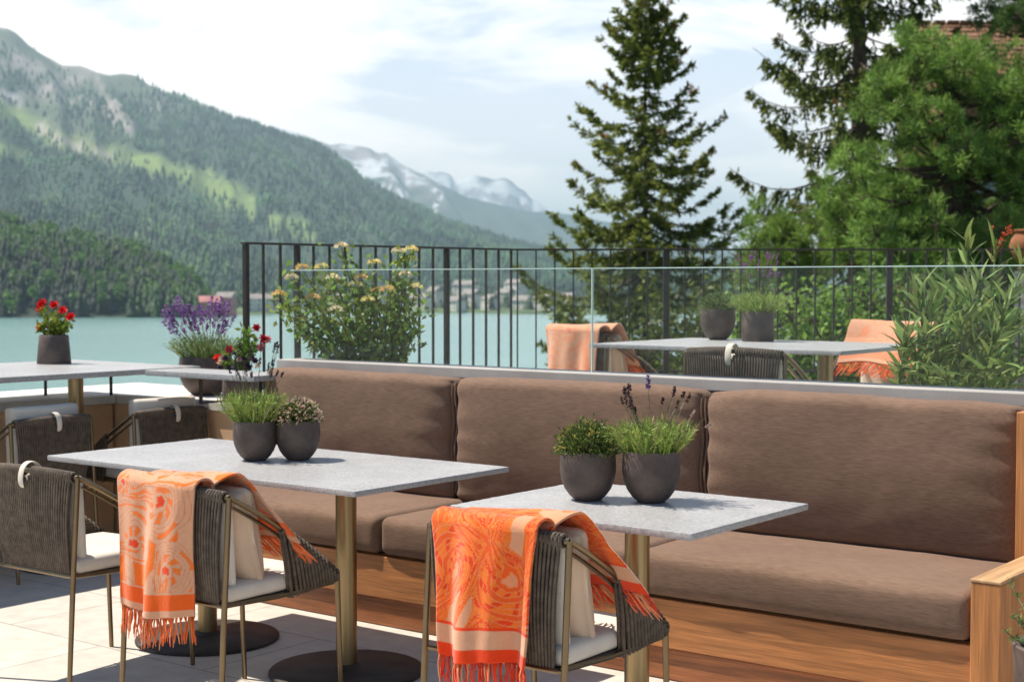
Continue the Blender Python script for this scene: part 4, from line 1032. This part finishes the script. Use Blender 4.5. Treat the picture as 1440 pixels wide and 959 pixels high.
# yellow lantana shrub behind the glass
def shrub_pot(t, r, h):
    m_ = MB(); m_.lathe([(r * .75, 0), (r * .8, .01), (r, h), (r - .02, h), (r - .03, h - .05)], 40); m_.build('pot', M['pot'], t, smooth=True)
    m_ = MB(); m_.lathe([(r - .031, h - .06), (.01, h - .04)], 24); m_.build('soil', M['soil'], t)
t = empty('lantana_shrub', (-5.27, 5.72, UF), 0, 'bushy lantana shrub with yellow flower clusters behind the left glass pane', 'shrub')
shrub_pot(t, .2, .36)
tw = []
def cl(px, py, dd=0): 
    q = at(px, py, 7.6 + dd) - t.location; return q
targets = [(578, 352, .0), (480, 348, 0), (425, 378, 0), (452, 377, .1), (468, 392, -.1), (508, 392, 0), (526, 371, .1), (570, 388, 0), (545, 408, -.1), (585, 405, .1), (410, 392, 0), (392, 415, 0), (517, 423, -.1), (472, 437, -.15), (530, 410, .1), (500, 402, 0), (560, 355, 0), (440, 420, -.1), (410, 450, 0), (560, 440, 0), (575, 470, 0), (425, 470, 0), (450, 480, -.1), (500, 455, -.1), (540, 470, -.1), (480, 480, 0), (520, 490, -.1), (395, 432, .1), (590, 430, .1), (555, 500, -.05), (470, 415, .15), (540, 440, .15)]
base = Vector((0, 0, .33))
for px, py, dd in targets: tw.append((tuple(base + Vector((RNG.uniform(-.06, .06), RNG.uniform(-.06, .06), 0))), tuple(cl(px, py, dd))))
l = Leaves()
for b0, p in tw:
    b0 = np.array(b0); p = np.array(p); n = 88; q = RNG.uniform(.25, 1.0, (n, 1)) ** .7
    P = b0 + (p - b0) * q + np.array([0, 0, .05]) * np.sin(q * np.pi) + RNG.normal(0, .035, (n, 3)) * q
    l.diamonds(P, unit(RNG.normal(size=(n, 3))) + np.array([0, 0, .25]), RNG.uniform(.03, .055, n), RNG.uniform(.02, .028, n), jitter((.20, .28, .06), n, .5, .2))
l.build('foliage', M['leaf'], t)
mb = MB()
for b0, p in tw: mb.tube(bez(b0, (Vector(b0) + Vector(p)) / 2 + Vector((0, 0, .06)), p, 5), [.009, .008, .007, .005, .004, .003], 5)
mb.build('stems', M['stem'], t, smooth=True)
for k, (px, py, dd) in enumerate(targets[:18]):
    p = np.array(tuple(cl(px, py, dd - .03))); l = Leaves(); n = 46; d = unit(RNG.normal(size=(n, 3))); d[:, 2] = np.abs(d[:, 2])
    l.diamonds(p + d * np.array([.026, .026, .016]), d, .015, .014, jitter([(.85, .72, .32), (.86, .74, .50), (.80, .55, .22)][k % 3], n, .2, .12)); l.build('flower_cluster', M['petal'], t)

# oleander behind the glass at right
def oleander(loc, label, stems, seed, leafL=(.09, .165)):
    t = empty('oleander', loc, 0, label, 'shrub'); shrub_pot(t, .21, .38)
    mb = MB(); l = Leaves()
    for (px, py, d) in stems:
        p = at(px, py, d) - Vector(loc); b0 = Vector((RNG.uniform(-.1, .1), RNG.uniform(-.1, .1), .36)); midp = (b0 + p) / 2 + Vector((RNG.uniform(-.05, .05), RNG.uniform(-.05, .05), .08))
        pts = bez(b0, midp, p, 8); mb.tube(pts, [.009 - .0008 * i for i in range(9)], 6)
        A = np.array([tuple(q) for q in pts]); n = int(11 * (p - b0).length / .5) + 10
        s = RNG.uniform(.22, 1, n) ** .75 * 8; i = np.minimum(s.astype(int), 7); f = (s - i)[:, None]
        P = A[i] * (1 - f) + A[i + 1] * f; ax = unit(A[i + 1] - A[i])
        D = ax * .95 + unit(RNG.normal(size=(n, 3))) * np.array([1, 1, .6]) * .8
        c = jitter((.21, .285, .085), n, .45, .12)
        l.blades(P, D, RNG.uniform(*leafL, n), .0175, c, RNG.uniform(0, .3, n), seg=4)
    l.build('foliage', M['leaf'], t); mb.build('stems', M['greenstem'], t, smooth=True)
    return t
OL = at(1372, 396, 6.55); OL.z = UF
t = oleander(OL, 'tall oleander with long narrow leaves and a few orange buds at the right edge', [(1358, 330, 6.5), (1340, 380, 6.4), (1400, 345, 6.6), (1420, 400, 6.5), (1320, 410, 6.6), (1380, 380, 6.3), (1430, 450, 6.4), (1350, 450, 6.3), (1330, 480, 6.4), (1400, 470, 6.2), (1445, 500, 6.3), (1385, 520, 6.15), (1355, 400, 6.6), (1440, 370, 6.7), (1372, 430, 6.5), (1415, 510, 6.2), (1345, 520, 6.2)], 1)
for k, (px, py) in enumerate(((1418, 322), (1412, 331), (1394, 324), (1402, 345), (1408, 338), (1421, 328))):
    p = at(px, py, 6.6) - OL; l = Leaves(); n = 14; l.diamonds(np.array([tuple(p)] * n) + RNG.normal(0, .004, (n, 3)), unit(RNG.normal(size=(n, 3))) + np.array([0, 0, .8]), .018, .008, jitter((.55, .10, .04), n, .3, .15))
    q0 = at(1395, 372, 6.6) - OL; l.blades([tuple(q0)] * 2, [tuple(p - q0)] * 2, (p - q0).length, .005, [(.3, .14, .06)] * 2, 0, seg=1)
    l.build('flower_bud', M['petal'], t)
OL2 = at(1292, 396, 6.45); OL2.z = UF
oleander(OL2, 'smaller oleander in front of the blanket covered chair on the upper terrace', [(1290, 410, 6.4), (1300, 395, 6.5), (1280, 440, 6.4), (1275, 470, 6.3), (1310, 430, 6.3), (1300, 470, 6.2), (1270, 505, 6.2), (1318, 490, 6.2), (1290, 520, 6.1), (1325, 450, 6.4), (1285, 490, 6.3), (1305, 525, 6.1), (1330, 525, 6.1)], 2)
# rosemary in a tall pot outside the bench arm
t = empty('potted_rosemary', (-1.232, 4.073, 0), 0, 'rosemary in a tall dark pot beside the bench arm at the right edge', 'potted plant')
m_ = MB(); m_.lathe([(.10, 0), (.105, .01), (.15, .34), (.155, .44), (.148, .445), (.135, .44), (.13, .40)], 40); m_.build('pot', M['pot'], t, smooth=True)
m_ = MB(); m_.lathe([(.129, .39), (.01, .41)], 24); m_.build('soil', M['soil'], t)
l = Leaves(); mb = MB()
for k in range(38):
    a = RNG.uniform(0, 6.28); q = RNG.uniform(.2, 1); b0 = Vector((.09 * q * math.cos(a), .09 * q * math.sin(a), .40)); p = b0 + Vector((.17 * q * math.cos(a), .17 * q * math.sin(a), RNG.uniform(.07, .19)))
    mb.tube([b0, p], [.003, .002], 5); n = 46; s = RNG.uniform(.1, 1, (n, 1)); P = np.array(tuple(b0)) + (np.array(tuple(p)) - np.array(tuple(b0))) * s
    l.diamonds(P, unit(RNG.normal(size=(n, 3))) + np.array([0, 0, .7]), RNG.uniform(.016, .03, n), .0045, jitter((.13, .23, .06), n, .4, .12))
l.build('foliage', M['leaf'], t); mb.build('stems', M['stem'], t)

# ================================================================== NEAR TREES
def spruce(loc, H, Rb, label, trunk_r, zvis=-2.0, hang=0.0, whorl=.42, seed=1, col=(.045, .075, .022), tip=(.10, .145, .03), up=.12, dens=1.0, bare=(), leafL=.17, brn=6, pw=.8, cones_n=40, lean=0):
    rg = np.random.default_rng(seed)
    t = empty('spruce_tree', loc, 0, label, 'tree', None)
    mb = MB(); mb.tube([(lean * .02 * z / H, .03 * math.sin(z * .7), z) for z in np.linspace(-.5, H, 16)], [trunk_r * (1 - .93 * i / 15) for i in range(16)], 10); mb.build('trunk', M['bark'], t, smooth=True)
    lv = Leaves(); br = MB(); z = H - .25; tips = []
    while z > zvis - loc[2]:
        f = (H - z) / H; Lm = Rb * min(1, (f * H / (H + loc[2] - zvis)) ** pw) + .12
        nb = brn if f > .06 else 4; a0 = rg.uniform(0, 6.28)
        for k in range(nb):
            a = a0 + 6.283 * k / nb + rg.normal(0, .25); L = Lm * rg.uniform(.6, 1.15); zz = z + rg.uniform(-.5, .5) * whorl
            if L < .08: continue
            el = .45 * (1 - min(1, f * 4)) - .22 * min(1, f * 1.6)
            hd = np.array([math.cos(a), math.sin(a), 0]); p0 = np.array([0, 0, zz])
            m_ = 7; s = np.linspace(0, 1, m_)
            pts = p0 + hd * (L * s)[:, None] + np.array([0, 0, 1]) * (L * (math.tan(el) * s - .16 * np.sin(s * 2.6) * min(1, f * 5) + (up + .10) * s ** 3))[:, None]
            br.tube([tuple(q) for q in pts], [max(.006, .014 * L * (1 - .85 * q)) for q in s], 4, cap=False)
            tips.append(pts[-1])
            nt_ = int(L / .085 * dens) + 5
            q = rg.uniform(.04, 1, nt_) ** .8 * (m_ - 1); i = np.minimum(q.astype(int), m_ - 2); fr = (q - i)[:, None]
            P = pts[i] * (1 - fr) + pts[i + 1] * fr; ax = unit(pts[i + 1] - pts[i])
            side = np.stack([-ax[:, 1], ax[:, 0], np.zeros(nt_)], 1) * np.where(rg.uniform(size=nt_) < .5, -1, 1)[:, None]
            tl = (.10 + .20 * L * (1 - q / (m_ - 1)) ** .7) * rg.uniform(.6, 1.2, nt_)
            D = unit(side * (1 - .55 * hang) + ax * .75 * (1 - .6 * hang) + np.array([0, 0, -1]) * (.15 + 1.6 * hang * rg.uniform(.5, 1.2, (nt_, 1))) + rg.normal(0, .15, (nt_, 3)))
            nl = 5
            for j in range(nl):
                sj = (j + .3) / nl; PP = P + D * (tl * sj)[:, None] + np.array([0, 0, -.10]) * (sj * tl)[:, None]
                for kk in range(2):
                    DD = D * .9 + rg.normal(0, .45, (nt_, 3)); w = sj * rg.uniform(.3, 1, (nt_, 1))
                    cc = np.asarray(col) * (1 - w) + np.asarray(tip) * w
                    lv.diamonds(PP, DD, leafL * rg.uniform(.6, 1.1, nt_), leafL * .30, np.clip(cc * rg.uniform(.6, 1.4, (nt_, 1)), .003, 1))
        z -= whorl * rg.uniform(.7, 1.25) * (.6 if f < .1 else 1)
    br.build('branches', M['bark'], t); lv.build('foliage', M['needle'], t)
    if cones_n:
        l = Leaves(); tips = np.array(tips); idx = rg.choice(min(len(tips), 90), min(cones_n, len(tips)), replace=False)
        for i in idx:
            n = 10; l.diamonds(tips[i] + rg.normal(0, .05, (n, 3)), np.array([0, 0, -1]) + rg.normal(0, .3, (n, 3)), .12, .05, jitter((.30, .14, .045), n, .3, .1))
        tag(l.build('cones', M['needle'], t), kind='stuff')
    return t
S1 = ground_pt(907, 36, 0); S1.z = hillside_z(S1.x, S1.y) if False else -9.5
spruce((S1.x, S1.y, S1.z), 9.5 + 1.42 + 7.3, 4.25, 'full spruce standing alone behind the railing in the middle of the picture', .17, zvis=-4.2, whorl=.42, seed=3, pw=.80, up=.16, dens=1.5, col=(.09, .12, .025), tip=(.34, .38, .06), brn=7)
S2 = ground_pt(1206, 29, 0)
spruce((S2.x, S2.y, -8.5), 8.5 + 1.42 + 9.5, 2.9, 'taller dark spruce with thick trunk and hanging twigs right of the middle spruce', .42, zvis=-2.6, hang=.75, whorl=.60, seed=8, pw=.40, up=.10, col=(.065, .09, .022), tip=(.24, .27, .045), dens=1.5, brn=7, cones_n=30)

def pine(loc, label, puffs, trunk, seed, col, tip, leafL=.15, per=34, name='pine_tree'):
    """needle tufts at points through the crown, each a burst of needles, on limbs from the trunk"""
    rg = np.random.default_rng(seed); t = empty(name, loc, 0, label, 'tree')
    lv = Leaves(); mb = MB(); o = np.array(tuple(loc)); br = MB()
    mb.tube([Vector(p) - Vector(loc) for p in trunk[0]], trunk[1], 9); mb.build('trunk', M['bark'], t, smooth=True)
    ax0 = np.array([tuple(Vector(p) - Vector(loc)) for p in trunk[0]]); tt = np.linspace(0, len(ax0) - 1, 40)
    axis = np.stack([np.interp(tt, np.arange(len(ax0)), ax0[:, k]) for k in range(3)], 1)
    for (c, r, ht) in puffs:
        c = np.asarray(c) - o; n = max(8, int(150 * r * r))
        d = unit(rg.normal(size=(n, 3))); q = rg.uniform(.45, 1, (n, 1)) ** .6
        P = c + d * q * np.array([r, r, ht]) * (1 + .15 * rg.normal(size=(n, 1)))
        i = np.argmin(np.abs(axis[:, 2] - c[2] + r * .5)); i = max(2, min(39, i + int(rg.integers(-2, 3)))); a = Vector(axis[i])
        br.tube(bez(a, (a + Vector(c)) / 2 + Vector((0, 0, -.25)), c, 5), [.05, .045, .04, .03, .02, .012], 5, cap=False)
        for p in P[:: 3]: br.tube([Vector(c), Vector(p)], [.014, .006], 4, cap=False)
        m_ = per; PP = np.repeat(P, m_, 0) + rg.normal(0, .045, (n * m_, 3))
        D = unit(rg.normal(size=(n * m_, 3))) + np.repeat(d, m_, 0) * .5 + np.array([0, 0, .55])
        k = np.repeat(rg.uniform(0, 1, (n, 1)), m_, 0) * .7 + rg.uniform(0, .3, (n * m_, 1)); br_ = np.repeat(rg.uniform(.6, 1.35, (n, 1)), m_, 0)
        lv.diamonds(PP, D, leafL * rg.uniform(.6, 1.15, n * m_), leafL * .13, np.clip((np.asarray(col) * (1 - k) + np.asarray(tip) * k) * br_, .003, 1))
    br.build('branches', M['bark'], t); lv.build('foliage', M['needle'], t)
    return t
def puffset(pts, d0, jit, r, ht, seed):
    rg = np.random.default_rng(seed); out = []
    for (px, py, k) in pts:
        for _ in range(k):
            out.append((tuple(at(px + rg.normal(0, 26), py + rg.normal(0, 22), d0 + rg.uniform(-jit, jit))), r * rg.uniform(.7, 1.25), ht * rg.uniform(.7, 1.2)))
    return out
D3 = 23.0
P3 = ground_pt(1340, D3, -6)
pts3 = [(1310, 75, 2), (1290, 115, 2), (1345, 110, 2), (1380, 130, 3), (1250, 140, 2), (1430, 150, 4), (1265, 180, 3), (1320, 175, 3), (1380, 190, 3), (1230, 225, 3), (1290, 235, 4), (1350, 240, 4), (1420, 240, 4),
        (1215, 270, 3), (1270, 290, 4), (1330, 300, 4), (1400, 300, 4), (1190, 320, 3), (1240, 340, 4), (1310, 350, 4), (1380, 360, 4), (1440, 340, 3), (1460, 220, 3), (1405, 120, 2), (1365, 95, 2), (1440, 115, 2), (1470, 150, 3), (1455, 260, 3), (1470, 300, 3), (1200, 255, 2), (1440, 400, 3), (1390, 420, 3), (1330, 410, 3)]
pine(tuple(P3), 'broad bright green pine with dense tufts filling the right side behind the oleander', puffset(pts3, D3, 1.5, .38, .30, 5),
     ([P3 + Vector((0, 0, -1)), P3 + Vector((0, 0, 4)), at(1340, 250, D3), at(1335, 130, D3), at(1315, 85, D3)], [.26, .22, .16, .09, .03]), 5, (.10, .185, .036), (.27, .41, .08), .14, 44)
D4 = 25.5; P4 = ground_pt(1120, D4, -6)
pts4 = [(1075, 300, 2), (1110, 325, 2), (1060, 335, 2), (1150, 330, 2), (1095, 370, 3), (1160, 380, 2), (1050, 390, 2), (1130, 410, 2), (1175, 300, 1)]
pine(tuple(P4), 'lower green pine filling the gap between the two spruces', puffset(pts4, D4, 1.1, .36, .30, 6), ([P4 + Vector((0, 0, -1)), P4 + Vector((0, 0, 3)), at(1120, 380, D4), at(1110, 300, D4)], [.16, .13, .08, .03]), 6, (.10, .17, .034), (.25, .37, .07), .14, 44)
D5 = 27.0; P5 = ground_pt(1430, D5, -6)
pts5 = [(1420, 15, 3), (1440, 45, 2), (1400, -10, 2), (1470, 10, 3), (1480, 80, 3), (1500, 150, 3)]
pine(tuple(P5), 'dark pine crown reaching down from the top right corner', puffset(pts5, D5, 1.0, .36, .28, 7), ([P5 + Vector((0, 0, -1)), P5 + Vector((0, 0, 5)), at(1480, 100, D5), at(1470, -20, D5)], [.2, .18, .12, .05]), 7, (.05, .11, .025), (.12, .21, .045), .14, 44)

def bush(loc, label, blobs, seed, col, tip, leafL=.09, name='leafy_bush', per=420):
    rg = np.random.default_rng(seed); t = empty(name, loc, 0, label, 'bush'); lv = Leaves(); o = np.array(tuple(loc)); br = MB()
    for c, r in blobs:
        c = np.array(tuple(c)) - o; n = per; d = unit(rg.normal(size=(n, 3))); q = rg.uniform(.3, 1, (n, 1)) ** .5
        lump = 1 + .22 * np.sin(d[:, :1] * 5 + seed) * np.cos(d[:, 1:2] * 6) + .12 * rg.normal(size=(n, 1))
        P = c + d * q * r * lump; k = rg.uniform(0, 1, (n, 1))
        lv.diamonds(P, unit(rg.normal(size=(n, 3))) + d * .4, leafL * rg.uniform(.6, 1.2, n), leafL * .6, np.clip((np.asarray(col) * (1 - k) + np.asarray(tip) * k) * rg.uniform(.7, 1.3, (n, 1)), .003, 1))
        br.tube(bez((0, 0, 0), c * .5 + np.array([0, 0, .2]), c, 4), [.03, .026, .02, .015, .01], 5, cap=False)
        for p in P[::18]: br.tube([Vector(c), Vector(p)], [.012, .004], 4, cap=False)
    br.build('stems', M['bark'], t); lv.build('foliage', M['leaf'], t)
    return t
def bl(items, d): return [(at(px, py, d + dd), r) for px, py, r, dd in items]
B1 = ground_pt(1120, 15.5, -2.2)
bush(tuple(B1), 'light green leafy bush behind the upper table and its pots', bl([(1075, 470, .5, 0), (1120, 462, .55, .3), (1160, 485, .5, 0), (1095, 505, .5, -.3), (1140, 520, .5, 0), (1180, 455, .45, .4), (1060, 520, .45, 0)], 15.5), 11, (.14, .25, .045), (.28, .42, .075), .085)
B2 = ground_pt(1250, 16.5, -2.2)
bush(tuple(B2), 'mid green bush behind the blanket covered chair at the right', bl([(1220, 440, .5, 0), (1262, 425, .5, .4), (1300, 450, .55, 0), (1240, 490, .5, -.3), (1350, 470, .6, 0), (1400, 480, .6, .2), (1200, 500, .5, 0), (1320, 520, .6, 0), (1440, 500, .6, 0)], 16.5), 12, (.09, .17, .032), (.19, .31, .055), .085)
B3 = ground_pt(960, 20, -3.0)
bush(tuple(B3), 'dark bush at the foot of the middle spruce behind the railing', bl([(900, 500, .7, 0), (960, 480, .75, .5), (1010, 500, .7, 0), (850, 520, .6, 0), (1040, 440, .55, .8), (930, 540, .7, 0)], 20), 13, (.06, .09, .02), (.16, .20, .04), .11)

# ---- buildings glimpsed through the trees at right
c = ground_pt(1440, 46, -6.9); rz = math.atan2(RT.y, RT.x)
t = empty('chalet', c, rz, 'brown shingled chalet roof showing between the pines at top right', 'house')
b = MB(); b.box(-3.2, 4.5, -3, 3, 0, 14.4); b.build('wall', M['chalet'], t)
V_, F_ = [], []
rf = MB()
for s_ in (-1, 1):
    for r_ in range(11):
        for k in range(22):
            x0 = -3.7 + k * .40 + (.2 if r_ % 2 else 0); y0 = s_ * (3.6 - r_ * .33); z0 = 14.1 + r_ * .19
            w = .36 * RNG.uniform(.8, 1.05); y1 = y0 - s_ * .48; dz = RNG.uniform(.04, .09)
            vs = [(x0, y0, z0 + dz), (x0 + w, y0, z0 + dz), (x0 + w, y1, z0 + .27), (x0, y1, z0 + .27), (x0, y0, z0 - .02), (x0 + w, y0, z0 - .02), (x0 + w, y1, z0 + .2), (x0, y1, z0 + .2)]
            rf.add(vs, [(0, 1, 2, 3), (4, 7, 6, 5), (0, 4, 5, 1), (1, 5, 6, 2), (2, 6, 7, 3), (3, 7, 4, 0)])
rf.build('shingle_roof', M['shingle'], t)
for i in range(3):
    m_ = MB(); m_.box(-2.4 + i * 2.3, -1.3 + i * 2.3, -3.05, -2.95, 10.6, 12.0); m_.build('window', M['housewin'], t)
c = at(1447, 347, 18.5)
t = empty('garden_urn', (c.x, c.y, c.z - 1.6), 0, 'terracotta coloured urn glimpsed between pine and oleander at the right edge', 'urn')
m_ = MB(); m_.lathe([(.10, 1.30), (.13, 1.33), (.10, 1.38), (.17, 1.46), (.235, 1.60), (.21, 1.70), (.16, 1.76), (.19, 1.80), (.17, 1.81)], 32); m_.build('bowl', M['terracotta'], t, smooth=True)
m_ = MB(); m_.box(-.13, .13, -.13, .13, -1.5, 1.299); m_.build('pillar', M['grey_stone'], t)
